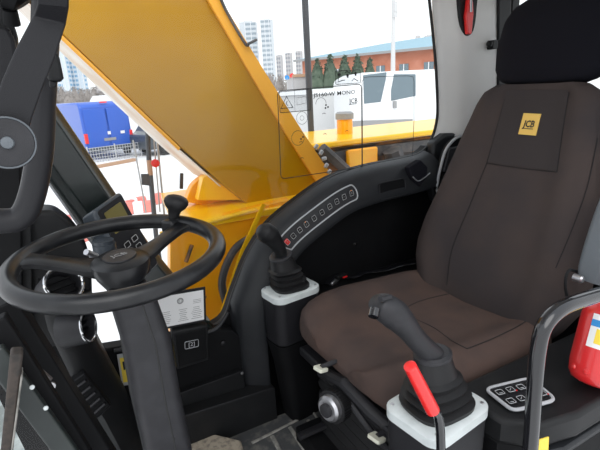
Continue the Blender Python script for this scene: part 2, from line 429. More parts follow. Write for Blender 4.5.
# emergency hammer and hook on the grey trim
hm = thing('emergency_hammer', 'red emergency hammer in a dark holder on the grey rear trim', 'hammer', at(468, 30, 'y', 1.40))
b = MB(); hp = smoothpath([at(*q, 'y', 1.402) for q in [(461, -14), (460, 10), (463, 30), (468, 36), (474, 30), (477, 10), (477, -14)]], 4, True); b.prism(hp, (0, .02, 0)); b.build('holder', 'black', hm, bevel=.004)
b = MB(); b.prism([at(*q, 'y', 1.386) for q in [(469, -4), (473, -4), (474, 14), (472, 34), (468, 34), (466.5, 16)]], (0, .017, 0)); b.build('handle', 'red', hm, bevel=.004)
b = MB(); b.tube([at(471, 12, 'y', 1.384), at(471, -10, 'y', 1.384)], .005, 8); b.build('shaft', 'steel', hm)
hk = MB(); hk.box(at(491, 45, 'y', 1.40), (.03, .045, .035)); hk.lathe([(0, 0), (.012, 0), (.014, .006), (.01, .012), (0, .013)], at(489, 44, 'y', 1.378), (-.5, -1, 0), 12)
tag(hk.build('coat_hook', 'black', bevel=.004), 'small black coat hook on the edge of the grey trim by the headrest', 'hook')

# small chrome screw head in the dark recess
b = MB(); b.lathe([(0, 0), (.008, 0), (.006, .006), (0, .007)], at(355, 244, 'y', 1.478), (0, -1, 0), 12)
tag(b.build('wall_screw', 'chrome'), 'bright screw head on the dark wall above the seat cushion', 'screw')

# ================================================================== console under the window (front right)
b = MB()
ctop = [(60, 356), (96, 351), (150, 342), (186, 335), (208, 329), (232, 330), (262, 352), (262, 470), (60, 500)]
b.prism([at(px, py, 'y', 1.425) for px, py in ctop], (0, .055, 0)); struct(b.build('trim_8', 'black2', bevel=.008, seg=3))
b = MB(); b.tube(smoothpath([at(*q, 'y', 1.42) for q in [(114, 351), (160, 342), (204, 333), (218, 327), (228, 312)]], 5), .007, 8); struct(b.build('trim_9', 'arch'))
# kick panel steps
b = MB(); b.prism([at(*p, 'y', 1.40) for p in ((150, 404), (243, 371), (246, 392), (150, 430))], (0, .03, 0)); struct(b.build('trim_10', 'black', bevel=.003))
b = MB(); t_ = [at(*p, 'y', 1.345) for p in ((150, 427), (275, 388))]
b.hexa([Vector((t_[0].x, 1.34, 0)), Vector((t_[1].x, 1.34, 0)), Vector((t_[1].x, 1.42, 0)), Vector((t_[0].x, 1.42, 0))], [t_[0], t_[1], t_[1]+Vector((0, .075, 0)), t_[0]+Vector((0, .075, 0))]); struct(b.build('trim_21', 'black', bevel=.003))
for k, (p, q) in enumerate((((181, 393), (243, 371)), ((181, 417), (272, 388)))):
    b = MB(); yy = 1.398 if k == 0 else 1.343
    b.tube([at(*p, 'y', yy), at(*q, 'y', yy)], .0016, 5); struct(b.build('trim_%d' % (11+k), 'dgrey'))
for p in ((242, 373), (242, 391)):
    b = MB(); b.lathe([(0, 0), (.006, 0), (.005, .004), (0, .005)], at(*p, 'y', 1.399), (0, -1, 0), 10)
    tag(b.build('bolt', 'steel'), 'small bolt at the corner of the kick panel, %s of the two' % ('upper' if p[1] < 380 else 'lower'), 'bolt', 'kick panel bolts')

# service label with its holder
Rl = basis(at(203, 290, 'y', 1.41)-at(155, 298, 'y', 1.41), at(155, 298, 'y', 1.41)-at(160, 328, 'y', 1.41))
lc = at(180.5, 309, 'y', 1.41)
lw = (at(203, 290, 'y', 1.41)-at(155, 298, 'y', 1.41)).length; lh = (at(155, 298, 'y', 1.41)-at(160, 328, 'y', 1.41)).length
sl = thing('service_label', 'white paper service sheet with round stamp on a black backing under the window', 'label', lc)
b = MB(); b.box(lc-Rl.col[2]*.004, (lw+.016, lh+.018, .006), Rl); b.build('backing', 'black', sl, bevel=.001)
b = MB(); b.box(lc, (lw, lh, .001), Rl); b.build('paper', 'white', sl)
b = MB()
c = lc+Rl @ Vector((0, lh*.27, .001))
for r in (.0095, .007, .004): b.tube([c+Rl @ Vector((r*cos(a), r*sin(a), 0)) for a in [2*pi*q/20 for q in range(20)]], .0008 if r != .0095 else .0014, 4, closed=True)
for col_ in (-.3, .05, .34):
    for row in range(7):
        ww = random.uniform(.12, .24)*lw; b.box(lc+Rl @ Vector((col_*lw, (-.02-.062*row)*lh*1.0, .0008)), (ww, .0016, .0003), Rl)
for row in range(3): b.box(lc+Rl @ Vector((.36*lw, (.12+.05*row)*lh, .0008)), (.17*lw, .0015, .0003), Rl)
b.build('printing', 'pgrey', sl)

# yellow labels either side of the steering column
def ylab(p0, p1, p2, p3, label):
    P0, P1, P2, P3 = [at(*p, 'y', 1.418) for p in (p0, p1, p2, p3)]
    t = thing('warning_label', label, 'label', (P0+P2)/2, 'yellow warning labels under the window')
    b = MB(); b.prism([P0, P1, P2, P3], (0, .003, 0)); b.build('border', 'silver', t)
    c = (P0+P1+P2+P3)/4; b = MB(); b.prism([c+(p-c)*.78+Vector((0, -.0015, 0)) for p in (P0, P1, P2, P3)], (0, .001, 0)); b.build('panel', 'ylabel', t)
    b = MB(); b.lathe([(0, 0), (.006, 0), (.006, .0006), (0, .0006)], c*.6+P2*.4+Vector((0, -.0025, 0)), (0, -1, 0), 12); b.box(c*.7+P0*.3+Vector((0, -.0025, 0)), (.012, .0006, .03)); b.build('printing', 'print', t)
ylab((117, 355), (133, 352), (140, 383), (122, 386), 'yellow warning label left of the steering column')
ylab((160, 343), (169, 341), (176, 369), (166, 371), 'yellow warning label right of the steering column')

# cable box switch
P0, P1, P2, P3 = [at(*p, 'y', 1.39) for p in ((172, 332), (208, 325), (209, 360), (177, 370))]
sb = thing('toggle_switch_box', 'black switch box with white symbol below the service sheet', 'switch', (P0+P2)/2)
b = MB(); b.prism([P0, P1, P2, P3], (0, .035, 0)); b.build('housing', 'black', sb, bevel=.004)
b = MB(); c = (P0+P1+P2+P3)/4; b.prism([c+(p-c)*.86+Vector((0, -.003, 0)) for p in (P0, P1, P2, P3)], (0, .006, 0)); b.build('rocker', 'black2', sb, bevel=.003)
Rs = basis(P1-P0, P0-P3); 
if Rs.col[2].y > 0: Rs = basis(P1-P0, P3-P0)
c = c+Vector((0, -.004, .012)); b = MB()
b.tube([c+Rs @ Vector((x, y, 0)) for x, y in rrect(.046, .026, .004, 3)], .0011, 5, closed=True)
text(b, '[2]', c, Rs, .02); b.build('symbol', 'silver', sb)
b = MB(); b.lathe([(0, 0), (.009, 0), (.009, .004), (.003, .007), (0, .007)], at(223, 343, 'y', 1.42), (0, -1, 0), 12)
tag(b.build('panel_plug', 'grey_plastic'), 'round grey plug in the black panel beside the switch box', 'plug')

# ================================================================== mats on the floor
fm = thing('floor_mat', 'dark ribbed rubber floor mat with dusty raised edge before the seat', 'floor mat', (.62, 1.1, .05))
q = [at(222, 440, 'z', .052), at(318, 402, 'z', .052), at(360, 470, 'z', .052), at(250, 520, 'z', .052)]
b = MB(); b.prism([Vector((p.x, p.y, .051)) for p in q], (0, 0, .012)); b.build('mat_base', 'mat', fm, bevel=.003)
b = MB(); b.tube([at(252, 443, 'z', .066), at(313, 412, 'z', .066), at(345, 460, 'z', .066)], .007, 6, flat=(1, .5)); b.build('raised_edge', 'dust', fm)
for a, c in (((272, 436), (284, 458)), ((290, 427), (308, 455)), ((308, 420), (330, 455))):
    b = MB(); b.tube([at(*a, 'z', .066), at(*c, 'z', .066)], .008, 6, flat=(1, .5)); b.build('rib', 'dust', fm)
b = MB(); b.prism([at(*p, 'z', .10) for p in ((184, 427), (212, 433), (241, 440), (250, 475), (188, 480))], (0, 0, -.048)); 
tag(b.build('foot_plate', 'beigemat', bevel=.006), 'speckled beige foot plate on the floor right of the steering column', 'foot plate')

# ================================================================== SEAT
CY = .97
seat = thing('operator_seat', 'brown and charcoal fabric operator seat with tall backrest and headrest', 'seat', (.9, CY, 0))
# backrest table: z, x_front, half width, thickness
BT = [(.47, 1.135, .20, .06), (.50, 1.135, .245, .10), (.55, 1.14, .275, .13), (.62, 1.155, .308, .14), (.68, 1.175, .318, .14), (.76, 1.20, .308, .14), (.85, 1.235, .288, .135), (.95, 1.275, .268, .13), (1.05, 1.315, .250, .125), (1.12, 1.34, .232, .115), (1.17, 1.36, .222, .10), (1.205, 1.372, .20, .075), (1.225, 1.385, .16, .045)]
NB = 3.2
def bolst(y): return .030*sst(.45, .8, y)
def back_pt(z, a):
    xf, hw, th = interp(BT, z)
    cy = math.copysign(abs(cos(a))**(2/NB), cos(a)); sd = math.copysign(abs(sin(a))**(2/NB), sin(a))
    d = th/2+sd*th/2
    if sd < 0: d -= bolst(abs(cy))*(-sd)*min(1, th/.12)
    rec = .3
    return Vector((xf+d*cos(rec), CY+hw*cy, z-d*sin(rec)))
def front_x(y, z):
    xf, hw, th = interp(BT, z); c = min(.999, abs(y-CY)/hw); sd = -(1-c**NB)**(1/NB)
    return xf + th/2+sd*th/2 - bolst(c)*(-sd)
rs = [[back_pt(z, 2*pi*q/56) for q in range(56)] for z in [BT[0][0]+(BT[-1][0]-BT[0][0])*k/36 for k in range(37)]]
b = MB(); b.rings(rs)
def hitback(px, py):
    x = 1.25
    for _ in range(25):
        p = at(px, py, 'x', x); x = .5*x+.5*front_x(p.y, min(1.2, max(.5, p.z)))
    return at(px, py, 'x', x)+Vector((-.0015, 0, 0))
b.cur = 1
def seam(px, r=.0013): b.tube([hitback(q.x, q.y) for q in smoothpath([(p[0], p[1], 0) for p in px], 8)], r, 5)
seam([(507, 92), (497, 128), (487, 163)]); seam([(487, 163), (468, 210), (452, 250), (447, 285)])
seam([(487, 163), (520, 168), (557, 172)]); seam([(569, 92), (563, 130), (557, 172)]); seam([(598, 138), (588, 185), (574, 225), (556, 268)])
br = b.build('backrest', ['back', 'seam'], seat, smooth=60)
# darker centre insert of the backrest
b = MB(); g = []
for i in range(9):
    v = i/8; row = []
    for j in range(9):
        u = j/8; l = Vector((507, 90)).lerp(Vector((488, 162)), v); r_ = Vector((569, 90)).lerp(Vector((557, 171)), v); q = l.lerp(r_, u)
        row.append(hitback(q.x, q.y)+Vector((-.0008, 0, 0)))
    g.append(row)
b.add([p for r in g for p in r], [(i*9+j, i*9+j+1, (i+1)*9+j+1, (i+1)*9+j) for i in range(8) for j in range(8)])
plabel(b.build('centre_insert', 'insert', br), 'darker panel between the upper seams')
# woven gold badge
P0, P1, P2, P3 = [hitback(*p)+Vector((-.003, 0, 0)) for p in ((524.5, 113), (542, 113.8), (536.5, 135.5), (519, 134))]
b = MB(); b.prism([P0, P1, P2, P3], Vector((.002, 0, 0))); bg = plabel(b.build('badge', 'logo', br), 'gold woven badge')
Rb = basis(P1-P0, P0-P3); 
if Rb.col[2].x > 0: Rb = basis(P1-P0, P3-P0)
cB = (P0+P1+P2+P3)/4 + Vector((-.0015, 0, 0))
b = MB(); text(b, 'JCB', cB, Rb, .030, sx=.8, bold=.0006); 
b.box(cB+Rb @ Vector((0, -.014, 0)), (.036, .002, .0004), Rb)
b.build('lettering', 'print', bg)

# headrest
HT = [(1.222, .13, .05), (1.235, .165, .085), (1.27, .188, .115), (1.33, .197, .125), (1.38, .195, .125), (1.43, .19, .12), (1.47, .165, .10), (1.495, .115, .065), (1.503, .05, .03)]
def head_pt(z, a):
    hw, th = interp(HT, z); n = 3
    cy = math.copysign(abs(cos(a))**(2/n), cos(a)); sd = math.copysign(abs(sin(a))**(2/n), sin(a))
    xm = 1.435+(z-1.22)*.22
    return Vector((xm+sd*th/2, CY+.004+hw*cy, z))
b = MB(); b.rings([[head_pt(HT[0][0]+(HT[-1][0]-HT[0][0])*k/28, 2*pi*q/48) for q in range(48)] for k in range(29)])
hr = b.build('headrest', 'head', seat, smooth=70)
for s in (-1, 1):
    b = MB(); b.tube([(1.44, CY+s*.07, 1.15), (1.44, CY+s*.07, 1.26)], .006, 8); b.build('headrest_post', 'steel', seat)

# cushion: loft along x
CC = CY+.02
CT = [(.607, .478, .12, .03), (.613, .495, .17, .06), (.625, .513, .205, .09), (.645, .528, .232, .115), (.68, .537, .254, .125), (.74, .543, .276, .13), (.82, .543, .287, .13), (.98, .537, .285, .13), (1.10, .532, .282, .13), (1.18, .525, .27, .12), (1.22, .51, .24, .09)]
def cush_z(x, y):
    zt, hw, th = interp(CT, x); zt += .012; hw += .02; c = min(.999, abs(y-CC)/hw); n = 3.6
    return zt-th/2+(1-c**n)**(1/n)*th/2 + .040*sst(.5, .85, c)*(1-c**n)**(1/n) - .012*(1-sst(0, .6, c))*sst(.62, .75, x)
def cush_pt(x, a):
    zt, hw, th = interp(CT, x); zt += .012; hw += .02; n = 3.6
    cy = math.copysign(abs(cos(a))**(2/n), cos(a)); sd = math.copysign(abs(sin(a))**(2/n), sin(a))
    z = zt-th/2+sd*th/2; c = abs(cy)
    if sd > 0: z += (.040*sst(.5, .85, c) - .012*(1-sst(0, .6, c))*sst(.62, .75, x))*sd
    return Vector((x+(.018 if sd < 0 else 0)*(-sd if x < .9 else 0), CC+hw*cy, z))
xs = [.607, .610, .613, .618, .625, .634, .645, .655, .665, .68]+[.70+.04*k for k in range(12)]+[1.18, 1.2, 1.22]
b = MB(); b.rings([[cush_pt(x, 2*pi*q/64) for q in range(64)] for x in xs])
b.cur = 1
def hitc(px, py):
    z = .54
    for _ in range(40):
        p = at(px, py, 'z', z); z = .6*z+.4*cush_z(p.x, p.y)
    return at(px, py, 'z', z)+Vector((0, 0, .0012))
def cseam(px, r=.0013): b.tube([hitc(q.x, q.y) for q in smoothpath([(p[0], p[1], 0) for p in px], 8)], r, 5)
cseam([(402, 310), (413, 318), (434, 328), (452, 341), (467, 349)]); cseam([(402, 310), (418, 302), (440, 296), (468, 290)])
cseam([(467, 349), (490, 340), (515, 328), (531, 318)])
b.build('cushion', ['seat', 'seam'], seat, smooth=60)
# seat pan, slides and bellows
b = MB(); b.box((.90, CY, .40), (.56, .50, .03)); b.tube([at(322, 372, 'y', 1.06), at(345, 384, 'x', .60), at(372, 412, 'x', .62), at(405, 440, 'x', .66)], .019, 10); b.build('seat_pan', 'grey_plastic', seat, bevel=.006)
b = MB(); rs = []
for k in range(13):
    z = .12+.26*k/12; g = .012 if k % 2 else 0
    rs.append([Vector((.90+x, CY+y, z)) for x, y in rrect(.50-2*g, .44-2*g, .05, 5)])
b.rings(rs); b.build('bellows', 'rubber', seat, smooth=20)
b = MB(); b.box((.88, CY, .06), (.6, .48, .12)); b.build('seat_base', 'black2', seat, bevel=.01)
for s, yy in ((0, .80), (1, 1.14)):
    b = MB(); b.tube([(.56, yy, .135), (1.2, yy, .135)], .016, 8, flat=(1, .7)); b.build('slide_rail', 'grey_plastic', seat)
b = MB(); b.tube(smoothpath([at(330, 380, 'x', .6), at(345, 396, 'x', .6), at(372, 432, 'x', .63), at(392, 452, 'x', .66)], 5), .009, 8); b.build('front_bar', 'dgrey', seat)
# weight adjuster knob
kc = at(338, 403, 'x', .585); ax = Vector((-.95, -.28, .1))
b = MB(); prof_k = [(0, .0), (.040, .0), (.043, .005), (.043, .03)]
b.lathe([(0, -.004), (.046, -.004), (.046, .028), (.038, .028), (0, .028)], kc, ax, 40)
for k in range(34):
    a = 2*pi*k/34; Rk = frame(ax); b.box(kc+Rk @ Vector((.0465*cos(a), .0465*sin(a), .012)), (.004, .0035, .031), Rk @ Matrix.Rotation(a, 3, 'Z'))
kn = b.build('adjuster_knob', 'rubber', seat, smooth=20)
b = MB(); n_ = ax.normalized(); b.lathe([(0, .022), (.038, .022), (.037, .042), (.030, .048), (.024, .048), (0, .046)], kc, ax, 28); b.build('knob_face', 'steel', kn)
b = MB(); b.lathe([(0, .044), (.020, .044), (.019, .056), (.013, .058), (0, .058)], kc, ax, 20); b.build('knob_cap', 'dgrey', kn)
for pc, pr, nm in (((321, 367), .035, 'upper'), ((377, 436), .03, 'lower')):
    c = at(*pc, 'x', .56 if nm == 'upper' else .60); R = basis((.2, -1, 0), (-1, -.1, .25))
    b = MB(); plate(b, c, R, .034 if nm == 'upper' else .04, .032, .006, .010); plabel(b.build('lever_tab', 'cream', seat, bevel=.002), 'small cream lever tab')
    b = MB(); b.tube([c, c+Vector((.08, .0, .0))], .007, 6); b.build('lever_rod', 'dgrey', seat)
# armrest folded up beside the backrest
b = MB(); a0 = at(590, 282, 'y', .605); a1 = at(622, 185, 'y', .605); Ra = frame(a1-a0, (0, 1, 0))
rs = []
for k in range(9):
    u = k/8; s_ = .7+.3*sin(pi*min(1, max(0, u*1.0))) ** .3 if 0 < u < 1 else .75
    rs.append([a0.lerp(a1, u)+Ra @ Vector((x*s_, y*s_, 0)) for x, y in rrect(.05, .075, .018, 5)])
b.rings(rs); plabel(b.build('armrest', 'padgrey', seat, smooth=50), 'grey vinyl armrest folded upright')
b = MB(); b.lathe([(0, 0), (.010, 0), (.010, .02), (.007, .024), (0, .024)], at(574, 277, 'y', .63), (0, -1, 0), 16); b.build('armrest_pivot', 'steel', seat)
b = MB(); b.tube(smoothpath([at(*p, 'y', .64) for p in ((578, 272), (570, 270), (566, 277), (566, 292), (572, 308))], 6), .004, 6); b.build('belt_loop', 'black', seat)
b = MB(); b.prism([Vector(p) for p in ((.78, 1.335, .50), (.78, 1.46, .50), (1.40, 1.46, .50), (1.40, 1.335, .50))], (0, 0, -.44)); tag(b.build('side_console', 'black2', bevel=.012), 'plain black side ledge between the far seat edge and the right wall', 'console')
# seat belt buckle and straps in the gap behind the far joystick
bk = thing('seat_belt', 'black seat belt end with silver buckle lying beside the far seat edge', 'seat belt', (.86, 1.38, .50))
def Z_(px, py, h=.0): return at(px, py, 'z', .508+h)
b = MB(); b.box(Z_(333, 281), (.06, .03, .014), Matrix.Rotation(.5, 3, 'Z')); b.build('buckle', 'steel', bk, bevel=.004)
b = MB(); b.tube(smoothpath([Z_(*p, .012) for p in ((326, 284), (336, 275), (352, 277), (366, 272), (384, 270), (400, 265), (420, 262))], 6), .014, 8, flat=(1, .3)); b.build('webbing', 'gloss', bk)
b = MB(); b.box(Z_(341, 276, .016), (.05, .02, .014), Matrix.Rotation(.2, 3, 'Z')); b.build('tongue', 'black', bk, bevel=.003)
b = MB(); b.box(Z_(345, 277, .026), (.022, .006, .004), Matrix.Rotation(.2, 3, 'Z')); b.build('release_button', 'red', bk)
# ================================================================== JOYSTICK PODS
def pod(name, label, cx, cy, zt, wx, wy, lean, hgt, grip_px, low_m):
    t = thing(name, label, 'joystick', (cx, cy, 0), 'joystick consoles either side of the seat')
    cyw, syw = cos(radians(7)), sin(radians(7))
    def Q(x, y, z): return Vector((cx+x*cyw-y*syw, cy+x*syw+y*cyw, z))
    def ring(z, gx, gy, r=.035, sh=0):
        return [Q(sh+x, y, z) for x, y in rrect(wx+gx, wy+gy, r, 7)]
    zl = zt-hgt
    b = MB(); b.rings([ring(zl, -.012, -.012), ring(zt-.02, -.004, -.004)]); b.build('housing', 'grey_plastic', t, smooth=50)
    b = MB(); b.rings([ring(.06, -.06, -.03, .03, .02), ring(zl-.10, -.03, -.02, .035, .008), ring(zl-.004, -.008, -.008)]); b.build('lower_housing', low_m, t, smooth=50)
    b = MB(); b.rings([ring(zt-.024, 0, 0), ring(zt-.004, 0, 0), ring(zt, -.008, -.008), ring(zt+.001, -.03, -.03, .03)]); tp = b.build('top_plate', 'pale', t, smooth=40)
    for sx, sy in ((-1, -1), (-1, 1), (1, -1), (1, 1)):
        b = MB(); b.lathe([(0, 0), (.0045, 0), (.004, .0016), (0, .0018)], Q(sx*(wx/2-.02), sy*(wy/2-.018), zt+.0005), (0, 0, 1), 10); b.build('screw', 'steel', tp)
    # bellows boot
    base = Vector((cx, cy, zt)); top = base + Vector(lean)
    kk_ = min(1, (wy-.012)/.134)
    prof = [(0, .064), (.10, .067), (.14, .054), (.20, .056), (.26, .063), (.30, .050), (.37, .051), (.42, .057), (.47, .045), (.54, .046), (.59, .051), (.64, .041), (.82, .038), (1.0, .034)]
    rs = []
    for u, r in prof:
        r *= kk_ if u < .5 else 1
        c = base.lerp(top, u); k = 1-.6*u
        ex = wx/.19
        rs.append([c+Vector((r*1.12*math.copysign(abs(cos(a))**(1-.35*k), cos(a)), r*math.copysign(abs(sin(a))**(1-.35*k), sin(a)), 0)) for a in [2*pi*q/36 for q in range(36)]])
    b = MB(); b.rings(rs); b.build('boot', 'rubber', t, smooth=45)
    ax = Vector(lean).normalized()
    b = MB(); b.lathe([(0, -.006), (.034, -.006), (.040, 0), (.040, .007), (.034, .011), (0, .01)], top, ax, 28); b.build('collar', 'dgrey', t)
    # grip from read-off points
    pts = [top]+[Vector(p) for p in grip_px['pts']]
    pp = smoothpath(pts, 6); rr = []
    R_ = grip_px['r']; n = len(pp)
    for i in range(n):
        f = i/(n-1)*(len(R_)-1); j = min(int(f), len(R_)-2); rr.append(R_[j]*(1-(f-j))+R_[j+1]*(f-j))
    b = MB(); b.tube(pp, rr, 20, flat=(1.05, .92)); gr = b.build('grip', grip_px['m'], t, smooth=60)
    tip = pts[-1]; tx = (pts[-1]-pts[-2]).normalized()
    return t, gr, pts, ax, top
# near-side pod (left of operator)
PL = at(372, 306, d=.96)
topL = Vector((.635, .605, .58))+Vector((-.012, .008, .115))
gl = {'pts': [at(417, 340, 'y', .622), at(402, 322, 'y', .630), at(390, 311, 'y', .634), at(376, 303, 'y', .636)], 'r': [.027, .0245, .024, .029, .033, .031, .019], 'm': 'dgrey'}
t, gr, pts, ax, top = pod('joystick_console', 'near joystick console with pale top plate, ribbed boot and angled black grip', .638, .612, .58, .19, .155, (-.010, .008, .118), .30, gl, 'black')
b = MB(); e = pts[-1]; d_ = (pts[-1]-pts[-2]).normalized()
b.tube([e+Vector((-.012, -.012, -.004)), e+Vector((-.022, -.02, -.014))], .010, 12); b.build('thumb_button', 'gloss', gr)
b = MB(); b.tube([e+Vector((-.004, -.018, .016)), e+Vector((.022, -.014, .012))], .006, 8); b.build('rocker', 'dgrey', gr)
# far-side pod
gl2 = {'pts': [at(279, 248, 'y', 1.315), at(272, 238, 'y', 1.315), at(265, 232, 'y', 1.315), at(259, 229, 'y', 1.315)], 'r': [.022, .021, .026, .034, .032, .016], 'm': 'black'}
_l = at(281, 257, 'y', 1.325)-Vector((.658, 1.335, .583))
pod('joystick_console', 'far joystick console with pale top plate and upright black grip by the window arch', .658, 1.335, .583, .19, .13, tuple(_l), .185, gl2, 'black2')

# red lever
rl = thing('safety_lever', 'red handled lever on a black rod in front of the near joystick console', 'lever', at(440, 470, 'y', .50))
A = at(410, 366, 'y', .50); B = at(432, 409, 'y', .50); C_ = at(441, 452, 'y', .50); D_ = Vector((C_.x+.01, .50, .0))
b = MB(); b.tube([A+(A-B)*.02, A, A.lerp(B, .5), B], [.007, .011, .012, .0125], 18); b.tube([B, B+(B-A).normalized()*.004], .0125, 18); b.build('handle', 'red', rl)
b = MB(); b.tube(smoothpath([A.lerp(B, .9), B, C_, D_], 6), .0085, 14); b.build('rod', 'gloss', rl)

# ================================================================== near side console behind the pod
lc_ = thing('side_console', 'black side console beside the seat carrying an eight key panel', 'console', (1.05, .57, 0))
b = MB(); tp = [(.735, .62), (.745, .53), (.80, .475), (.90, .455), (1.5, .455), (1.5, .665), (.76, .665)]
b.prism([Vector((x, y, .548)) for x, y in tp], (0, 0, -.065)); b.build('top_cover', 'black', lc_, bevel=.012, seg=3)
b = MB(); b.prism([Vector((x*.985+.02, y*1.0+.012, .482)) for x, y in tp], (0, 0, -.45)); b.build('lower_housing', 'black2', lc_, bevel=.008)
b = MB(); tpp = [(.80, .47), (.86, .452), (1.45, .452), (1.45, .50), (.8, .52)]; b.prism([Vector((x, y, .478)) for x, y in tpp], (0, 0, -.02)); b.build('ledge', 'arch', lc_, bevel=.006)
kp = [at(*p, 'z', .556) for p in ((485, 389), (513, 411), (556, 400), (530, 378))]
kc_ = sum(kp, Vector())/4
kpan = thing('key_panel', 'eight key switch panel with pale rim on the near side console', 'switch panel', kc_)
def soft(ps, k=.0, n=4, r=.18):
    out = []
    for i in range(4):
        p0, p1, p2 = ps[i-1], ps[i], ps[(i+1) % 4]; a = p1.lerp(p0, r); c = p1.lerp(p2, r)
        for q in range(n+1):
            t = q/n; out.append(a*(1-t)**2+p1*2*t*(1-t)+c*t*t)
    return out
kps = soft(kp)
b = MB(); b.prism([p+Vector((0, 0, -.001)) for p in kps], (0, 0, -.03)); b.build('housing', 'black', kpan, bevel=.002)
b = MB(); b.tube(kps, .0042, 8, closed=True); b.build('rim', 'silver', kpan)
b = MB(); b.prism([kc_+(p-kc_)*.97 for p in kps], (0, 0, .001)); b.build('backing', 'grey_plastic', kpan)
for i in range(2):
    for j in range(4):
        # rows run front to rear, as in the photo
        u = .15+.235*j; v = .30+.40*i
        p = kp[0].lerp(kp[3], u).lerp(kp[1].lerp(kp[2], u), v)+Vector((0, 0, .0015))
        Rk = basis(kp[3]-kp[0], kp[0]-kp[1]); 
        if Rk.col[2].z < 0: Rk = basis(kp[3]-kp[0], kp[1]-kp[0])
        b = MB(); plate(b, p, Rk, .024, .022, .004, .0025); k_ = b.build('key', 'black', kpan, bevel=.0006)
        b = MB(); b.tube([p+Rk @ Vector((x, y, .003)) for x, y in rrect(.017, .016, .003, 3)], .0008, 4, closed=True)
        b.tube([p+Rk @ Vector((-.004, -.003, .003)), p+Rk @ Vector((.004, .004*(1 if j % 2 else -1), .003))], .0007, 4); b.build('symbol', 'silver', k_)
        if j in (1, 3) or (i == 1 and j == 2):
            b = MB(); b.lathe([(0, 0), (.0018, 0), (.0018, .001), (0, .001)], p+Rk @ Vector((.010, -.008, .003)), (0, 0, 1), 8); b.build('lamp', 'red', k_)
b = MB(); P_ = [at(*p, 'y', .452) for p in ((536, 441), (549, 437), (548, 458), (535, 462))]; b.prism(P_, (0, .002, 0))
tag(b.build('sticker', 'ylabel'), 'plain yellow sticker on the side console below the key panel', 'sticker')

# glossy grab rail
b = MB()
gpth = smoothpath([(.735, .45, .10), (.732, .45, .40), at(531, 440, 'y', .45), at(534, 395, 'y', .45), at(538, 350, 'y', .45), at(545, 325, 'y', .45), at(562, 308, 'y', .45), at(585, 299, 'y', .45), at(612, 292, 'y', .45), (1.05, .45, .80), (1.12, .45, .70), (1.14, .45, .40)], 8)
b.tube(gpth, .0145, 18)
tag(b.build('grab_rail', 'gloss', smooth=60), 'glossy black bent grab rail rising in front of the side console', 'grab rail')

# fire extinguisher
fe_b = at(592, 372, 'y', .60); 
fe = thing('fire_extinguisher', 'red fire extinguisher standing tilted at the rear of the side console', 'fire extinguisher', (1.03, .51, .552))
ax = Vector((.42, .10, 1)).normalized(); c = at(592, 384, 'z', .566)
b = MB(); b.lathe([(0, .004), (.03, .0), (.045, .006), (.053, .02), (.056, .045), (.056, .155), (.050, .178), (.034, .197), (.018, .207), (.016, .22), (0, .22)], c, ax, 36); bd = b.build('cylinder', 'redpaint', fe, smooth=60)
b = MB(); b.lathe([(.0, .215), (.022, .215), (.022, .245), (.012, .25), (0, .25)], c, ax, 20); b.box(c+ax*.255+Vector((.03, 0, -.01)), (.08, .018, .012), Matrix.Rotation(.5, 3, 'Y')); b.build('valve', 'black', fe, bevel=.002)
Rf = frame(ax)
def wrap(a0, a1, h0, h1, r, mt, nm):
    b = MB(); n = 10; vs = []
    for i in range(n+1):
        a = a0+(a1-a0)*i/n
        for h in (h0, h1): vs.append(c+Rf @ Vector((r*cos(a), r*sin(a), h)))
    b.add(vs, [(2*i, 2*i+1, 2*i+3, 2*i+2) for i in range(n)]); return b.build(nm, mt, bd, smooth=60)
# direction towards the camera in the local ring
dl = Rf.transposed() @ (Vector((0, 0, HC))-c); a_c = atan2(dl.y, dl.x)
wrap(a_c-.55, a_c+.5, .085, .160, .0565, 'white', 'label_sheet'); wrap(a_c-.55, a_c+.5, .132, .147, .057, 'bluelabel', 'blue_band'); wrap(a_c-.3, a_c+.4, .095, .128, .057, 'ylabel', 'yellow_picture')
for k in range(5):
    a = a_c-.9+.62*k; b = MB(); b.lathe([(0, 0), (.008, 0), (.006, .005), (0, .006)], c+Rf @ Vector((.051*cos(a), .051*sin(a), .03)), Rf @ Vector((cos(a), sin(a), 0)), 12); b.build('foot_dimple', 'redpaint', bd)

# ================================================================== STEERING
WC = Vector((.089, .965, .940)); tn = Vector((-.023, -.067, .997)).normalized()
RW = basis(Vector((1, 0, .02)), tn.cross(Vector((1, 0, 0))))
if RW.col[2].z < 0: RW = basis(Vector((1, 0, .02)), -tn.cross(Vector((1, 0, 0))))
def wp(a, r, h=0): return WC + RW @ Vector((r*cos(a), r*sin(a), h))
def ang(px, py):
    p = at(px, py, 'z', .94)-WC; q = RW.transposed() @ p; return atan2(q.y, q.x)
sw = thing('steering_wheel', 'black two spoke steering wheel with ball spinner knob', 'steering wheel', WC+Vector((0, 0, -.03)))
b = MB(); b.tube([wp(2*pi*k/96, .2) for k in range(96)], .0178, 20, closed=True, up=tn, flat=(1, 1)); b.build('rim', 'wheel', sw, smooth=80)
aL, aR = ang(24, 262), ang(204, 222)
hubc = WC - RW.col[2]*.022
b = MB(); b.lathe([(0, -.045), (.038, -.045), (.052, -.02), (.058, .0), (.058, .010), (.048, .017), (0, .019)], hubc, RW.col[2], 40); hb = b.build('hub', 'wheel', sw, smooth=45)
b = MB(); b.lathe([(0, .0185), (.034, .0185), (.033, .021), (0, .0215)], hubc, RW.col[2], 32); b.build('horn_button', 'dgrey', sw)
b = MB(); Rt = basis(Vector((1, .35, 0)), Vector((-.35, 1, 0)))
text(b, 'JCB', hubc+RW.col[2]*.022, Rt, .022); b.build('lettering', 'pgrey', sw)
aM = (aL+aR)/2 + (pi if abs(aL-aR) > 0 else 0)
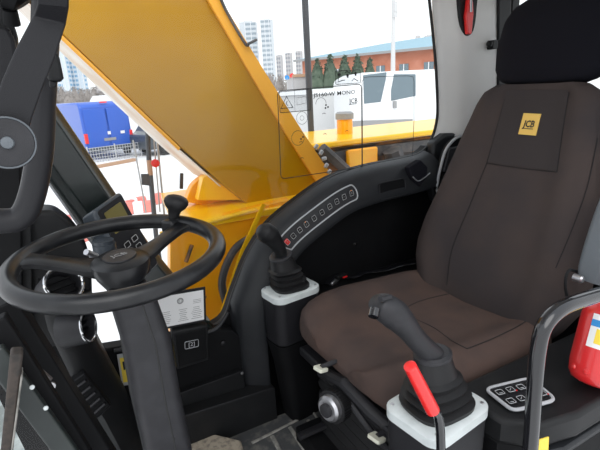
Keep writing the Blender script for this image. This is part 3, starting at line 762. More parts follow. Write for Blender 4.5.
for a, w0, w1 in ((aL, .038, .024), (aR, .034, .020)):
    d = Vector((cos(a), sin(a), 0)); s = Vector((-sin(a), cos(a), 0)); rs = []
    for u in [k/10 for k in range(11)]:
        r = .035+(.198-.035)*u; w = w0+(w1-w0)*sst(0, .5, u)+.012*sst(.8, 1, u); h = -.022+.022*sst(0.1, .95, u); th = .008
        rs.append([WC+RW @ (d*r+s*(w*x)+Vector((0, 0, h+th*y))) for x, y in ((-1, -.6), (-.8, -1), (.8, -1), (1, -.6), (1, .6), (.8, 1), (-.8, 1), (-1, .6))])
    b = MB(); b.rings(rs); b.build('spoke', 'wheel', sw, smooth=40)
kb = wp(ang(183, 224), .185, .008)
kt = at(176, 203, 'y', kb.y)
b = MB(); axk = (kt-kb).normalized(); L = (kt-kb).length
b.lathe([(0, 0), (.009, 0), (.013, L*.35), (.016, L*.6), (.024, L*.78), (.029, L*1.0), (.028, L*1.18), (.022, L*1.34), (.012, L*1.42), (0, L*1.44)], kb, axk, 28); b.build('spinner_knob', 'rubber', sw, smooth=50)
b = MB(); b.box(kb+Vector((0, 0, -.008)), (.05, .035, .03), Matrix.Rotation(ang(183, 224), 3, 'Z')); b.build('knob_clamp', 'wheel', sw, bevel=.006)

sc = thing('steering_column', 'upright dark grey steering column with a centre seam', 'steering column', (.15, .98, 0))
def cring(z, cx, cy, wx, wy): return [Vector((cx+x, cy+y, z)) for x, y in rrect(wx, wy, .022, 5)]
cols = [(.0, .146, .985, .11, .12), (.30, .128, .975, .104, .115), (.45, .121, .97, .102, .115), (.60, .114, .965, .100, .11), (.75, .112, .96, .096, .105), (.84, .10, .962, .09, .10), (.88, .093, .965, .075, .08)]
b = MB(); b.rings([cring(*q) for q in cols]); scb = b.build('shroud', 'dgrey', sc, smooth=50)
b = MB(); b.tube([(q[1]+.012, q[2]-q[4]/2-.0002, q[0]) for q in cols[:-1]], .0016, 5); b.build('seam_line', 'print', scb)
for z in (.50, .44, .40, .35):
    b = MB(); xx = interp([(q[0], q[1], q[2], q[4]) for q in cols], z); b.lathe([(0, 0), (.0025, 0), (.0025, .001), (0, .001)], (xx[0]+.016, xx[1]-xx[2]/2, z), (0, -1, 0), 8); b.build('screw_hole', 'print', scb)
# stalk cluster under the wheel
st = thing('column_switch', 'dark stalk switch cluster on the column behind the wheel hub', 'switch', (.12, 1.06, .87))
b = MB(); b.box((.115, 1.06, .885), (.07, .09, .05), Matrix.Rotation(.3, 3, 'Z')); b.build('body', 'dgrey', st, bevel=.012, seg=3)
b = MB(); b.tube([at(106, 262, 'y', 1.12), at(103, 240, 'y', 1.12)], [.020, .024], 16); b.lathe([(0, 0), (.026, 0), (.026, .016), (0, .016)], at(105, 250, 'y', 1.12), (0, 0, 1), 18); b.build('stalk_base', 'monitor', st)
b = MB(); b.tube([at(92, 262, 'y', 1.08), at(80, 268, 'y', 1.05)], .012, 12); b.tube([at(96, 256, 'y', 1.08), at(86, 252, 'y', 1.06)], .007, 8); b.build('key_switch', 'steel', st)
b = MB(); b.tube([at(82, 272, 'y', 1.06), at(100, 276, 'y', 1.06)], .009, 10); b.build('cable', 'black', st)

# monitor on the pillar
mo = thing('monitor', 'slanted grey monitor with olive display and keypad mounted on the front pillar', 'monitor', at(125, 262, 'y', 1.36))
ml = (at(110, 203, 'y', 1.33)-at(148, 272, 'y', 1.33)); mL = ml.length
mz = ml.normalized(); mn = Vector((.62, -.75, .12)); mn = (mn-mz*mn.dot(mz)).normalized(); mx = mz.cross(mn).normalized()*-1
Rm = Matrix((mx, mz, mn)).transposed()
if Rm.determinant() < 0: mx = -mx; Rm = Matrix((mx, mz, mn)).transposed()
mc = at(129, 239, 'y', 1.33)
w2, h2 = .060, mL/2+.01
b = MB()
back = [mc+Rm @ Vector((x*w2*.9, y*h2*.92-.01, -.07)) for x, y in ((-1, -1), (1, -1), (1, 1), (-1, 1))]
front = [mc+Rm @ Vector((x*w2, y*h2, .0)) for x, y in ((-1, -1), (1, -1), (1, 1), (-1, 1))]
b.hexa(back, front); b.build('housing', 'monitor', mo, bevel=.012, seg=4)
b = MB(); plate(b, mc, Rm, 2*w2-.018, 2*h2-.018, .01, .002); b.build('face', 'grey_plastic', mo)
b = MB(); plate(b, mc+Rm @ Vector((0, h2*.55, .002)), Rm, .07, .066, .004, .001); b.build('display', 'screen', mo)
for i in range(4):
    for j in range(2):
        q = mc+Rm @ Vector((-.018+.034*j, -.008-.026*i, .002)); b = MB(); plate(b, q, Rm, .024, .018, .004, .002); k_ = b.build('key', 'black', mo)
        b = MB(); b.tube([q+Rm @ Vector((x, y, .0024)) for x, y in rrect(.021, .015, .003, 3)], .0009, 4, closed=True); b.build('symbol', 'icon', k_)

# ================================================================== FRONT LEFT: dash cowl, ducts, frames
b = MB(); cw = smoothpath([at(*p, 'y', 1.33) for p in ((-40, 205), (20, 212), (50, 211), (64, 218), (78, 232), (88, 250), (92, 275))], 5)
cw += [at(94, 345, 'y', 1.33), at(20, 350, 'y', 1.33), at(-60, 330, 'y', 1.33)]
b.prism(cw, (0, .10, 0)); struct(b.build('trim_13', 'black', bevel=.012, seg=3))
dc = thing('dash_duct', 'slanted black dash duct with slatted side vent at the lower left', 'air duct', (.03, 1.2, .2))
L_ = [(38, 290), (48, 330), (70, 375), (98, 420), (120, 460)]; R_ = [(93, 300), (97, 340), (112, 370), (128, 400), (150, 448)]
rs = []
for p, q in zip(L_, R_):
    a = at(*p, 'y', 1.20); c = at(*q, 'y', 1.26); m_ = (a+c)/2+Vector((0, -.03, 0))
    rs.append([a+Vector((0, .09, 0)), a, a.lerp(m_, .4)+Vector((0, -.012, 0)), m_, c.lerp(m_, .4)+Vector((0, -.012, 0)), c, c+Vector((0, .09, 0))])
b = MB(); b.rings(rs); b.build('duct_body', 'black', dc, smooth=60)
vp = [at(*p, 'y', 1.165) for p in ((68, 385), (84, 374), (111, 405), (94, 421))]
b = MB(); b.prism(vp, (0, .03, 0)); vb = b.build('side_vent', 'black2', dc, bevel=.003)
b = MB(); b.tube(vp, .0028, 6, closed=True); b.build('vent_frame', 'grey_plastic', vb)
for k in range(5):
    u = .14+.18*k; a = vp[0].lerp(vp[3], u).lerp(vp[1].lerp(vp[2], u), .2)+Vector((0, -.003, 0)); c = vp[0].lerp(vp[3], u).lerp(vp[1].lerp(vp[2], u), .85)+Vector((0, -.003, 0))
    b = MB(); b.tube([a, c], .0045, 6); b.build('slat', 'grey_plastic', vb)
def outlet(pc, y, r, ax, label):
    t = thing('air_outlet', label, 'air outlet', at(*pc, 'y', y), 'round chrome ringed air outlets on the dash')
    c = at(*pc, 'y', y); ax = Vector(ax).normalized()
    b = MB(); b.lathe([(0, -.06), (r*1.15, -.06), (r*1.05, 0), (r*.85, 0), (r*.8, -.03), (0, -.03)], c, ax, 28); b.build('barrel', 'dgrey', t, smooth=40)
    b = MB(); R = frame(ax); b.tube([c+R @ Vector((r*.98*cos(a), r*.98*sin(a), .001)) for a in [2*pi*q/32 for q in range(32)]], .0035, 8, closed=True); b.build('ring', 'chrome', t)
    b = MB()
    for k in (-1, 0, 1): b.box(c+R @ Vector((0, k*r*.4, -.018)), (1.5*r*sqrt(1-(k*.4)**2), .003, .008), R)
    b.build('blades', 'black', t)
outlet((88, 326), 1.13, .038, (.88, -.45, .12), 'round chrome ringed air outlet low beside the steering column')
outlet((64, 284), 1.12, .042, (.35, -.7, .62), 'round chrome ringed air outlet seen through the left of the wheel')

# slanted lower front frame of the cab
def barpx(name, p, q, y, w, th, mt, st_=True):
    a = at(*p, 'y', y); c = at(*q, 'y', y); d = c-a; R = frame(d, (0, 1, 0)); b = MB(); b.box((a+c)/2, (w, th, d.length), R)
    o = b.build(name, mt, bevel=.004); return struct(o) if st_ else o
b = MB(); b.prism([at(*p, 'y', 1.36) for p in ((-40, 310), (96, 344), (120, 380), (150, 470), (40, 480), (0, 400))], (0, .02, 0)); struct(b.build('trim_22', 'black2'))
barpx('trim_14', (2, 300), (112, 470), .98, .050, .06, 'black2')
barpx('trim_15', (-4, 318), (96, 475), .90, .034, .03, 'black2')
barpx('trim_16', (-8, 350), (80, 470), .86, .036, .02, 'frontgrey')
barpx('trim_17', (17, 350), (6, 460), .80, .018, .03, 'brownframe')
barpx('trim_18', (22, 372), (9, 470), .797, .003, .036, 'dust')
barpx('trim_19', (6, 130), (12, 345), 1.30, .055, .04, 'black2')
barpx('trim_20', (24, 160), (27, 340), 1.32, .03, .03, 'black')
for p, lab in (((32, 391), 'upper'), ((46, 412), 'lower')):
    b = MB(); c = at(*p, 'y', .79); b.lathe([(0, 0), (.0042, 0), (.0035, .002), (0, .003)], c+Vector((0, .012, 0)), (0, -1, 0), 12, sy=1.0); tag(b.build('frame_plug', 'pale'), '%s of the two small pale plugs in the black lower door frame' % lab, 'plug', 'pale frame plugs')
ltc = thing('door_latch', 'worn metal latch fitting on the slanted frame below the wheel', 'latch', at(45, 370, 'y', .92))
b = MB(); b.tube(smoothpath([at(*p, 'y', .925) for p in ((20, 352), (28, 362), (40, 371), (50, 380))], 5), .006, 8); b.build('latch_arm', 'darkiron', ltc)
for p in ((45, 379), (51, 386)):
    b = MB(); b.lathe([(0, 0), (.009, 0), (.008, .006), (0, .007)], at(*p, 'y', .93), (.1, -1, .3), 12); b.build('latch_bolt', 'steel', ltc)
# lower front glass
b = MB(); b.add([at(-30, 300, 'y', .95), at(10, 330, 'y', .95), at(110, 480, 'y', .95), at(-30, 500, 'y', .95)], [(0, 1, 2, 3)]); struct(b.build('window_3', 'glass'))

# D-shaped grab handle at the windscreen
gh = MB()
hpts = smoothpath([at(*p, 'y', .80) for p in ((47, -20), (45, 40), (42, 100), (40, 150), (33, 192), (22, 216), (2, 221), (-30, 218))], 8)
gh.tube(hpts, [.021]*len(hpts), 16, flat=(1.1, .9)); gho = gh.build('grab_handle', 'grey_plastic', smooth=60)
gho.name = 'curved_grip'
tag(gho, 'thick curved black grab handle at the windscreen edge, upper left', 'grab handle')
# flat bracket arm with pivot bolt, nearer the camera
ba = thing('bracket_arm', 'flat charcoal bracket arm with round pivot cap, nearest the camera at upper left', 'bracket', at(8, 145, 'y', .60))
seg = [((36, 0), (68, 5)), ((34, 14), (65, 22)), ((24, 36), (58, 46)), ((-2, 92), (38, 100)), ((-12, 128), (31, 128)), ((-10, 152), (26, 150))]
seg = [((44, -110), (72, -108)), ((38, -25), (69, -22)), ((37, 4), (69, 7)), ((33, 16), (66, 24)), ((16, 48), (55, 58)), ((2, 80), (42, 90)), ((-8, 112), (32, 118)), ((-14, 140), (27, 138)), ((-10, 160), (16, 158))]
rs = []
for k, (p, q) in enumerate(seg):
    y = .60 if k > 2 else .575-.02*(2-max(1, k))
    a = at(*p, 'y', y); c = at(*q, 'y', y); rs.append([a, c, c+Vector((0, .012, 0)), a+Vector((0, .012, 0))])
b = MB(); b.rings(rs); b.build('arm', 'grey_plastic', ba, bevel=.002, smooth=25)
cc = at(8, 143, 'y', .592)
b = MB(); b.lathe([(0, 0), (.028, 0), (.028, .006), (.025, .009), (0, .009)], cc, (0, -1, .1), 32); b.build('pivot_cap', 'dgrey', ba)
b = MB(); R = frame((0, -1, .1)); b.tube([cc+R @ Vector((.0265*cos(a), .0265*sin(a), .009)) for a in [2*pi*q/32 for q in range(32)]], .001, 5, closed=True); b.build('cap_edge', 'padgrey', ba)
b = MB(); b.lathe([(0, .008), (.007, .008), (.006, .013), (0, .014)], cc, (0, -1, .1), 12); b.build('pivot_bolt', 'padgrey', ba)
# window latch block behind the arm
wlk = thing('window_latch', 'black windscreen latch block sticking out behind the bracket arm', 'latch', at(55, 80, 'y', .85))
b = MB(); b.prism([at(*p, 'y', .72) for p in ((52, 50), (59, 54), (64, 78), (62, 82), (48, 80), (46, 60))], (0, .04, 0)); b.build('block', 'black', wlk, bevel=.005)
b = MB(); b.prism([at(*p, 'y', .725) for p in ((49, 80), (57, 82), (56, 88), (50, 87))], (0, .03, 0)); b.build('peg', 'black', wlk, bevel=.002)
# window mechanism casing, far upper left
wm = thing('window_motor_casing', 'dark moulded casing with rounded corner behind the bracket arm, top left', 'casing', at(2, 60, 'y', .9))
b = MB(); b.prism(smoothpath([at(*p, 'y', .88) for p in ((-30, 22), (4, 26), (12, 34), (16, 46), (16, 70), (10, 100), (-30, 104))], 4), (0, .05, 0)); b.build('cover', 'grey_plastic', wm, bevel=.006, seg=3)
b = MB(); b.prism(smoothpath([at(*p, 'y', .90) for p in ((-30, -20), (-10, -20), (8, 14), (17, 34), (15, 56), (6, 72), (0, 140), (-30, 160))], 4), (0, .06, 0)); b.build('back_plate', 'black', wm, bevel=.006)
b = MB(); b.tube([at(4, -8, 'y', .86), at(20, -2, 'y', .86), at(25, 4, 'y', .86)], [.022, .024, .016], 14); b.tube([at(10, 10, 'y', .86), at(12, 24, 'y', .87)], [.010, .012], 12); b.build('latch_knob', 'black2', wm)

# ================================================================== DECALS ON THE WINDOW
def wframe(): return basis((1, 0, 0), (0, 0, 1))
yd = YW-.001
ld = thing('load_chart_decal', 'transparent load chart decal with black outline and model lettering on the window', 'decal', W(320, 180))
P_ = [at(*p, 'y', yd) for p in ((277.5, 91), (361.5, 84), (362, 167), (281, 179))]
def loop(ps, r=.14):
    return soft(ps, n=3, r=r)
b = MB(); b.tube(loop(P_, .05), .0016, 5, closed=True); b.build('border', 'print', ld)
b = MB(); b.add([p+Vector((0, -.0005, 0)) for p in [at(*p, 'y', yd) for p in ((279, 92), (311, 89), (311, 110), (280, 113))]], [(0, 1, 2, 3)]); b.build('film', 'film', ld)
b = MB(); b.tube(loop([at(*p, 'y', yd-.001) for p in ((279, 92), (311, 89), (311, 110), (280, 113))], .08), .0012, 5, closed=True)
b.tube([at(*p, 'y', yd-.001) for p in ((294.5, 90.5), (295, 111.5))], .0006, 4)
b.tube([at(*p, 'y', yd-.001) for p in ((286.5, 96.5), (293, 107.5), (281, 108.5))], .0022, 5, closed=True)
b.tube([at(*p, 'y', yd-.001) for p in ((287, 101), (286.3, 104))], .0013, 4); b.tube([at(*p, 'y', yd-.001) for p in ((286.5, 104), (288, 106))], .001, 4)
# open book pictogram
b.build('warning_pictogram', 'print', ld)
b = MB(); b.tube([at(*p, 'y', yd-.001) for p in ((297, 98), (302, 97), (306, 96), (306, 103), (302, 104), (297, 105))], .0009, 4, closed=True); b.tube([at(*p, 'y', yd-.001) for p in ((301.7, 97), (302, 104))], .0008, 4); b.build('book_pictogram', 'pgrey', ld)
a = at(313.5, 95.6, 'y', yd-.001); c = at(355.5, 92, 'y', yd-.001); Rt = basis(c-a, (0, 0, 1))
b = MB(); text(b, 'JS160-W MONO', (a+c)/2, Rt, .0200, sx=1.0, bold=.00015); 
ww = (max((v-a).dot((c-a).normalized()) for v in b.v)-min((v-a).dot((c-a).normalized()) for v in b.v)); k = (c-a).length/ww
mid = (a+c)/2; ux = (c-a).normalized(); b.v = [v+ux*((v-mid).dot(ux)*(k-1)) for v in b.v]
b.build('lettering', 'print', ld)
b = MB(); text(b, 'JCB', at(353.5, 101, 'y', yd-.001), Rt, .024, bold=.0004); b.box(at(353.5, 104, 'y', yd-.001), (.03, .0006, .003)); b.build('emblem', 'print', ld)
def circ(px, py, r, w=.0008, a0=0, a1=360):
    b = MB(); c = at(px, py, 'y', yd-.001); n = 18; b.tube([c+Vector((r*cos(radians(a0+(a1-a0)*q/n)), 0, r*sin(radians(a0+(a1-a0)*q/n)))) for q in range(n+(0 if a1-a0 >= 360 else 1))], w, 4, closed=a1-a0 >= 360)
    b.build('dial_mark', 'print', ld)
circ(302, 118, .022, .0007); circ(302, 118, .008, .0006); circ(321, 104, .022, .0008, 0, 180); circ(298, 138, .026, .0008)
for p in ((324, 113.5), (325, 134), (347, 131), (324, 155), (347, 151), (302, 158), (301, 142)):
    b = MB(); b.tube([at(p[0]-1.6, p[1]+.3, 'y', yd-.001), at(p[0], p[1]-.5, 'y', yd-.001), at(p[0]+1.6, p[1]+.2, 'y', yd-.001)], .001, 4); b.build('tick_mark', 'print', ld)
for p in ((326, 105), (328, 107), (325.5, 108), (301, 139), (303, 137)): b = MB(); b.box(at(*p, 'y', yd-.001), (.006, .0006, .006)); b.build('square_mark', 'print', ld)
pd = thing('pictogram_decal', 'small boxed decal of black pictograms above the load chart', 'decal', W(347, 82))
b = MB(); q4 = [at(*p, 'y', yd) for p in ((335, 71), (360, 69.5), (360.5, 83), (335.5, 84.5))]; b.add(q4, [(0, 1, 2, 3)]); b.build('film', 'film', pd)
b = MB(); b.tube(loop([p+Vector((0, -.001, 0)) for p in q4], .08), .0011, 5, closed=True)
for p in ((339.5, 74.5), (347.5, 75.5), (355.5, 73.5)): b.lathe([(0, 0), (.0055, 0), (.0055, .0005), (0, .0005)], at(*p, 'y', yd-.001), (0, -1, 0), 12); b.tube([at(*p, 'y', yd-.001), at(p[0]+.2, p[1]+2.2, 'y', yd-.001)], .003, 6)
b.tube([at(*p, 'y', yd-.001) for p in ((338.5, 78), (338, 82), (342, 80.5), (345, 80))], .0015, 4); b.tube([at(*p, 'y', yd-.001) for p in ((352, 81), (354, 78.5), (358, 81))], .0015, 4); b.tube([at(*p, 'y', yd-.001) for p in ((345, 72.8), (347.5, 71.8), (350, 73))], .0013, 4)
b.build('pictograms', 'print', pd)
od = MB(); od.tube(smoothpath([at(*p, 'y', yd) for p in ((362.5, 168), (362.5, 120), (362, 82), (364, 77.5), (370, 76.8), (408, 75.8), (413, 76.8), (414, 82), (414, 120), (412.5, 155))], 1), .0011, 5)
tag(od.build('decal_border', 'print'), 'thin black outline of a clear decal on the window right of the load chart', 'decal')

# ================================================================== EXCAVATOR BODY OUTSIDE THE WINDOW
bo = thing('excavator_boom', 'huge amber excavator boom rising diagonally past the right window', 'boom', (1.05, 2.1, .6))
YB = 1.95
def B_(px, py): return at(px, py, 'y', YB)
side = [B_(262, 216), B_(222, 184), B_(180, 147), B_(120, 90), B_(62, 34), B_(-20, -50), B_(160, -120), B_(218, 0), B_(262, 72), B_(300, 132), B_(332, 180), B_(320, 230)]
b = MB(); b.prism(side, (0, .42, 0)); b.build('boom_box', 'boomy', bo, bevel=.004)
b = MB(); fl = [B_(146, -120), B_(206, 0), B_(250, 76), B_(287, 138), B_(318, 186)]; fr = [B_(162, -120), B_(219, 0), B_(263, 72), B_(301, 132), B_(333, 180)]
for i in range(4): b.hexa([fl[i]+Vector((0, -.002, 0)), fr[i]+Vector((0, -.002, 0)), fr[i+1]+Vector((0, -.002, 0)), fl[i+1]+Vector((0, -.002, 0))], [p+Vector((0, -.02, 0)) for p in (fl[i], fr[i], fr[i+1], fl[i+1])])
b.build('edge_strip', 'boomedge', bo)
b = MB(); low = [B_(-22, -48), B_(60, 34), B_(118, 91), B_(178, 148), B_(221, 186)]
for i in range(4):
    a, c = low[i], low[i+1]; n = Vector((-.7, 0, -.7))*.004
    b.hexa([a, c, c+n, a+n], [a+Vector((0, .43, 0)), c+Vector((0, .43, 0)), c+n+Vector((0, .43, 0)), a+n+Vector((0, .43, 0))])
b.build('underside_plate', 'beige', bo)  # pale colour stands for bounce light on the yellow underside
b = MB(); b.tube([B_(60, 36)+Vector((0, -.004, 0)), B_(119, 92)+Vector((0, -.004, 0)), B_(179, 149)+Vector((0, -.004, 0))], .008, 6); b.build('weld_edge', 'boomedge', bo)
b = MB(); b.tube(smoothpath([B_(206, -30), B_(219, 2), B_(228, 20), B_(243, 45), B_(246, 44)], 5), .006, 6); b.tube([B_(242, 46)+Vector((0, -.02, 0)), B_(252, 41)+Vector((0, -.02, 0))], .006, 6)
b.v = [v+Vector((0, -.03, 0)) for v in b.v]; b.build('hose', 'darkiron', bo)
b = MB()
for p in ((318, 152), (321, 158), (326, 171), (313, 146), (323, 165)): b.box(B_(*p)+Vector((0, -.03, 0)), (.018, .014, .026), Matrix.Rotation(.6+random.random(), 3, 'Y'))
b.build('grease_fittings', 'silver', bo, bevel=.005)

ex = thing('excavator_deck', 'bright yellow excavator deck and boom bracket below the window', 'excavator deck', (.6, 2.0, -.3))
def E_(px, py, y=1.85): return at(px, py, 'y', y)
b = MB()
b.prism([E_(170, 229, 1.82), E_(290, 199, 1.82), E_(275, 260, 1.82), E_(222, 330, 1.82), E_(236, 400, 1.82), E_(170, 420, 1.82)], (0, .05, 0)); b.build('front_plate', 'orange', ex, bevel=.004)
b = MB(); b.add([E_(165, 231, 1.80), E_(258, 209, 1.80), at(258, 190, 'y', 2.1), at(180, 200, 'y', 2.1)], [(0, 1, 2, 3)])
a, c = E_(165, 230, 1.80), E_(258, 209, 1.80); zt = a.z*.5+c.z*.5
b = MB(); b.prism([Vector((a.x+.04, 1.80, zt)), Vector((c.x+.55, 1.80, zt)), Vector((c.x+.55, 2.40, zt+.02)), Vector((a.x+.12, 2.40, zt+.02))], (0, 0, -.03)); b.build('deck_top', 'yellow', ex, bevel=.004)
b = MB(); br_ = smoothpath([E_(186, 202, 2.05), E_(192, 186, 2.05), E_(204, 176, 2.05), E_(216, 172, 2.05)], 4)+[E_(250, 150, 2.05), E_(275, 200, 2.05), E_(255, 215, 2.05)]
b.prism(br_, (0, .05, 0)); b.build('boom_bracket', 'orange', ex, bevel=.004)
b = MB(); b.prism([E_(198, 200, 1.98), E_(203, 178, 1.98), E_(214, 172, 1.98), E_(236, 170, 1.98), E_(262, 200, 1.98)], (0, .05, 0)); b.build('inner_bracket', 'yellow', ex)
b = MB(); b.tube([E_(264, 204, 1.76), E_(243, 250, 1.76), E_(218, 326, 1.76)], .012, 6, flat=(.5, 1)); b.build('edge_rib', 'yellow', ex)
b = MB(); b.tube([E_(160, 234, 1.79), E_(262, 208, 1.79)], .010, 6); b.build('deck_lip', 'yellow', ex)
b = MB(); b.tube(smoothpath([E_(250, 238, 1.78), E_(236, 248, 1.78), E_(226, 266, 1.78), E_(222, 285, 1.78), E_(227, 305, 1.78)], 6), .017, 10); b.build('hose', 'darkiron', ex)
b = MB(); b.tube([E_(192, 245, 1.80), E_(186, 262, 1.80)], .008, 6); b.tube([E_(196, 318, 1.8), E_(206, 296, 1.8)], .004, 6); b.build('handle', 'dirtyor', ex)

sd = thing('engine_side_deck', 'yellow topped machine deck with grimy flank behind the load chart', 'excavator deck', (1.9, 2.4, .4))
zt = at(380, 141, 'y', 2.3).z
b = MB(); a = at(296, 150, 'y', 2.25); c = at(500, 140, 'y', 2.25)
P0 = at(300, 148, 'y', 2.3); P1 = at(445, 148, 'y', 2.3); zz_ = (at(345, 139, 'y', 2.3).z)
b.prism([Vector((1.15, 2.25, zz_)), Vector((3.4, 2.25, zz_)), Vector((3.9, 2.75, zz_+.02)), Vector((1.3, 2.75, zz_+.02))], (0, 0, -.035)); b.build('deck_top', 'yellow', sd, bevel=.01)
b = MB(); b.box((2.2, 2.33, zz_-.20), (2.3, .06, .30)); b.build('flank', 'dirtyor', sd)
b = MB(); b.box((2.2, 2.27, zz_-.09), (2.3, .04, .06)); b.tube([at(322, 148, 'y', 2.2), at(352, 175, 'y', 2.2)], .03, 8); b.tube([at(392, 150, 'y', 2.2), at(398, 170, 'y', 2.2)], .06, 8); b.build('hydraulic_pipe', 'darkiron', sd)
b = MB(); b.box(at(362, 160, 'y', 2.24), (.22, .03, .14)); b.build('bracket', 'orange', sd, bevel=.01)
mc_ = at(345, 138, 'y', 2.5)
b = MB(); b.lathe([(0, -.05), (.05, -.05), (.05, .12), (0, .12)], mc_, (0, 0, 1), 20); ep = b.build('exhaust_stub', 'orange', sd)
b = MB(); b.lathe([(0, .12), (.058, .12), (.058, .155), (.045, .165), (0, .165)], mc_, (0, 0, 1), 20); b.build('cap', 'capgrey', ep)

# mirror poles on the machine
b = MB(); b.tube([at(303.5, -30, 'y', 2.75), at(312, 150, 'y', 2.75)], .021, 12); tag(b.build('mirror_pole', 'dpost'), 'tall dark vertical pole outside the window crossing the sky', 'pole')
mp = thing('hinged_post', 'dark post with rusty middle and hinge plate beside the boom underside', 'post', at(158, 235, 'y', 2.5))
b = MB(); b.tube([at(147.5, 128, 'y', 2.5), at(149, 160, 'y', 2.5)], .013, 10); b.tube([at(150.5, 175, 'y', 2.5), at(156, 235, 'y', 2.5), at(156, 235, 'y', 2.5)*1+Vector((0, 0, GZ-at(156, 235, 'y', 2.5).z))], .013, 10); b.build('upright', 'dpost', mp)
b = MB(); b.tube([at(149, 160, 'y', 2.5), at(150.5, 175, 'y', 2.5)], .0135, 10); b.build('rusty_band', 'curb', mp)
b = MB(); b.prism([at(*p, 'y', 2.49) for p in ((141, 174), (150, 174), (151, 186), (142, 185))], (0, .01, 0)); b.build('hinge_plate', 'dpost', mp, bevel=.003)
b = MB(); b.tube([at(156, 130, 'y', 2.55), at(165, 222, 'y', 2.55)], .006, 8); b.tube([at(153, 130, 'y', 2.5), at(160, 212, 'y', 2.55)], .004, 8); b.tube([at(133, 140, 'y', 2.55), at(146, 212, 'y', 2.55)], .004, 8)
tag(b.build('wire_stay', 'fence'), 'thin galvanised stays beside the hinged post', 'stay')
b = MB(); b.lathe([(0, 0), (.022, .004), (.022, .014), (0, .018)], at(155, 163, 'y', 2.46), (0, -1, 0), 8); tag(b.build('reflector', 'tail'), 'small red reflector on the stay beside the rusty band', 'reflector')
b = MB(); b.box(at(181.5, 181, 'y', 2.3), (.018, .01, .08), Matrix.Rotation(.15, 3, 'Y')); tag(b.build('mirror_bracket', 'dpost', bevel=.003), 'small dark bracket hanging above the spinner knob outside', 'bracket')

# ================================================================== YARD
GZ = -1.35
def G(px, py): return at(px, py, 'z', GZ)
b = MB(); b.add([(-120, -60, GZ), (400, -60, GZ), (400, 500, GZ), (-120, 500, GZ)], [(0, 1, 2, 3)]); struct(b.build('ground', 'ground'))

def vehicle(name, label, cat, c, yaw, L, Wd, H, paint, kind, group=None):
    """long axis local x; centre of the footprint at c on the ground"""
    t = thing(name, label, cat, c, group); R = Matrix.Rotation(yaw, 3, 'Z'); c = Vector(c)
    def T(x, y, z): return c+R @ Vector((x, y, z))
    if kind == 'van': prof = [(-L/2, .35), (-L/2, 1.0), (-L/2+.08, H-.15), (-L/2+.3, H), (L/2-1.5, H), (L/2-.9, H-.25), (L/2-.35, 1.25), (L/2, 1.1), (L/2, .35)]
    elif kind == 'truck': prof = [(-L/2, .6), (-L/2, H-.12), (-L/2+.25, H), (L/2-.35, H), (L/2-.08, H-.35), (L/2, 1.6), (L/2, .6)]
    else: prof = [(-L/2, .3), (-L/2, .95), (-L/2+.35, 1.0), (-L/2+.75, H-.03), (-L/2+1.1, H), (L/2-1.9, H), (L/2-1.2, 1.0), (L/2-.2, .85), (L/2, .7), (L/2, .3)]
    b = MB(); b.prism([T(x, -Wd/2, z) for x, z in prof], R @ Vector((0, Wd, 0))); b.build('body', paint, t, bevel=.09, seg=3)
    for sx in (-1, 1):
        for sy in (-1, 1):
            b = MB(); b.lathe([(0, 0), (.32, 0), (.35, .05), (.35, .2), (0, .2)], T(sx*(L/2-.85), sy*(Wd/2-.12)-sy*.0, .35), R @ Vector((0, sy, 0)), 20); w = b.build('wheel', 'tyre', t)
            b = MB(); b.lathe([(0, .2), (.18, .2), (.16, .215), (0, .22)], T(sx*(L/2-.85), sy*(Wd/2-.12), .35), R @ Vector((0, sy, 0)), 16); b.build('hubcap', 'silver', w)
    return t, T, R
# blue van with its rear doors towards the camera
vc = G(113, 158); 
yawv = atan2(1, -.25); Rv = Matrix.Rotation(yawv, 3, 'Z'); cen = vc+Rv @ Vector((2.6, 0, 0)); cen.z = GZ
t, T, R = vehicle('delivery_van', 'bright blue delivery van parked with its rear doors facing the cab', 'van', cen, yawv, 5.2, 2.1, 2.45, 'van', 'van')
for s in (-1, 1):
    b = MB(); b.box(T(-2.62, s*.5, 1.3), (.04, .92, 1.75), R); d_ = b.build('rear_door', 'van', t, bevel=.02)
    b = MB(); b.box(T(-2.6, s*.99, .95), (.12, .14, .42), R); b.build('tail_lamp', 'tail', t, bevel=.02)
b = MB(); b.box(T(-2.66, 0, .45), (.12, 2.0, .18), R); b.build('bumper', 'dcar', t, bevel=.03)
b = MB(); b.box(T(-2.655, 0, .85), (.02, .52, .12), R); b.build('number_plate', 'capgrey', t)
b = MB(); b.box(T(-2.655, 0, 1.12), (.02, .13, .13), R); b.box(T(-2.655, -.6, 1.1), (.03, .18, .12), R); b.build('door_handle', 'white', t)
b = MB(); b.box(T(-2.5, 0, 2.43), (.06, .3, .06), R); b.build('brake_lamp', 'tail', t)
c = G(135, 146)+Vector((1.5, 3, 0)); c.z = GZ
vehicle('parked_car', 'white van roof showing above the blue delivery van', 'van', (vc.x+1.8, vc.y+9, GZ), yawv, 5.4, 2.1, 2.75, 'wcar', 'van')
g = G(180, 150); t, T, R = vehicle('parked_car', 'dark car parked beyond the hinged post right of the blue van', 'car', (g.x, g.y, GZ), radians(20), 4.3, 1.75, 1.5, 'dcar', 'car')
b = MB(); b.box(T(.0, -.885, 1.15), (1.9, .02, .32), R); b.build('side_window', 'winglass', t, bevel=.01)
g = G(158, 137); t, T, R = vehicle('parked_car', 'white car parked beside the right rear corner of the blue van', 'car', (g.x+1.5, g.y+6, GZ), radians(35), 4.3, 1.75, 1.5, 'wcar', 'car')
b = MB(); b.box(T(.0, -.885, 1.15), (1.9, .02, .32), R); b.build('side_window', 'winglass', t, bevel=.01)
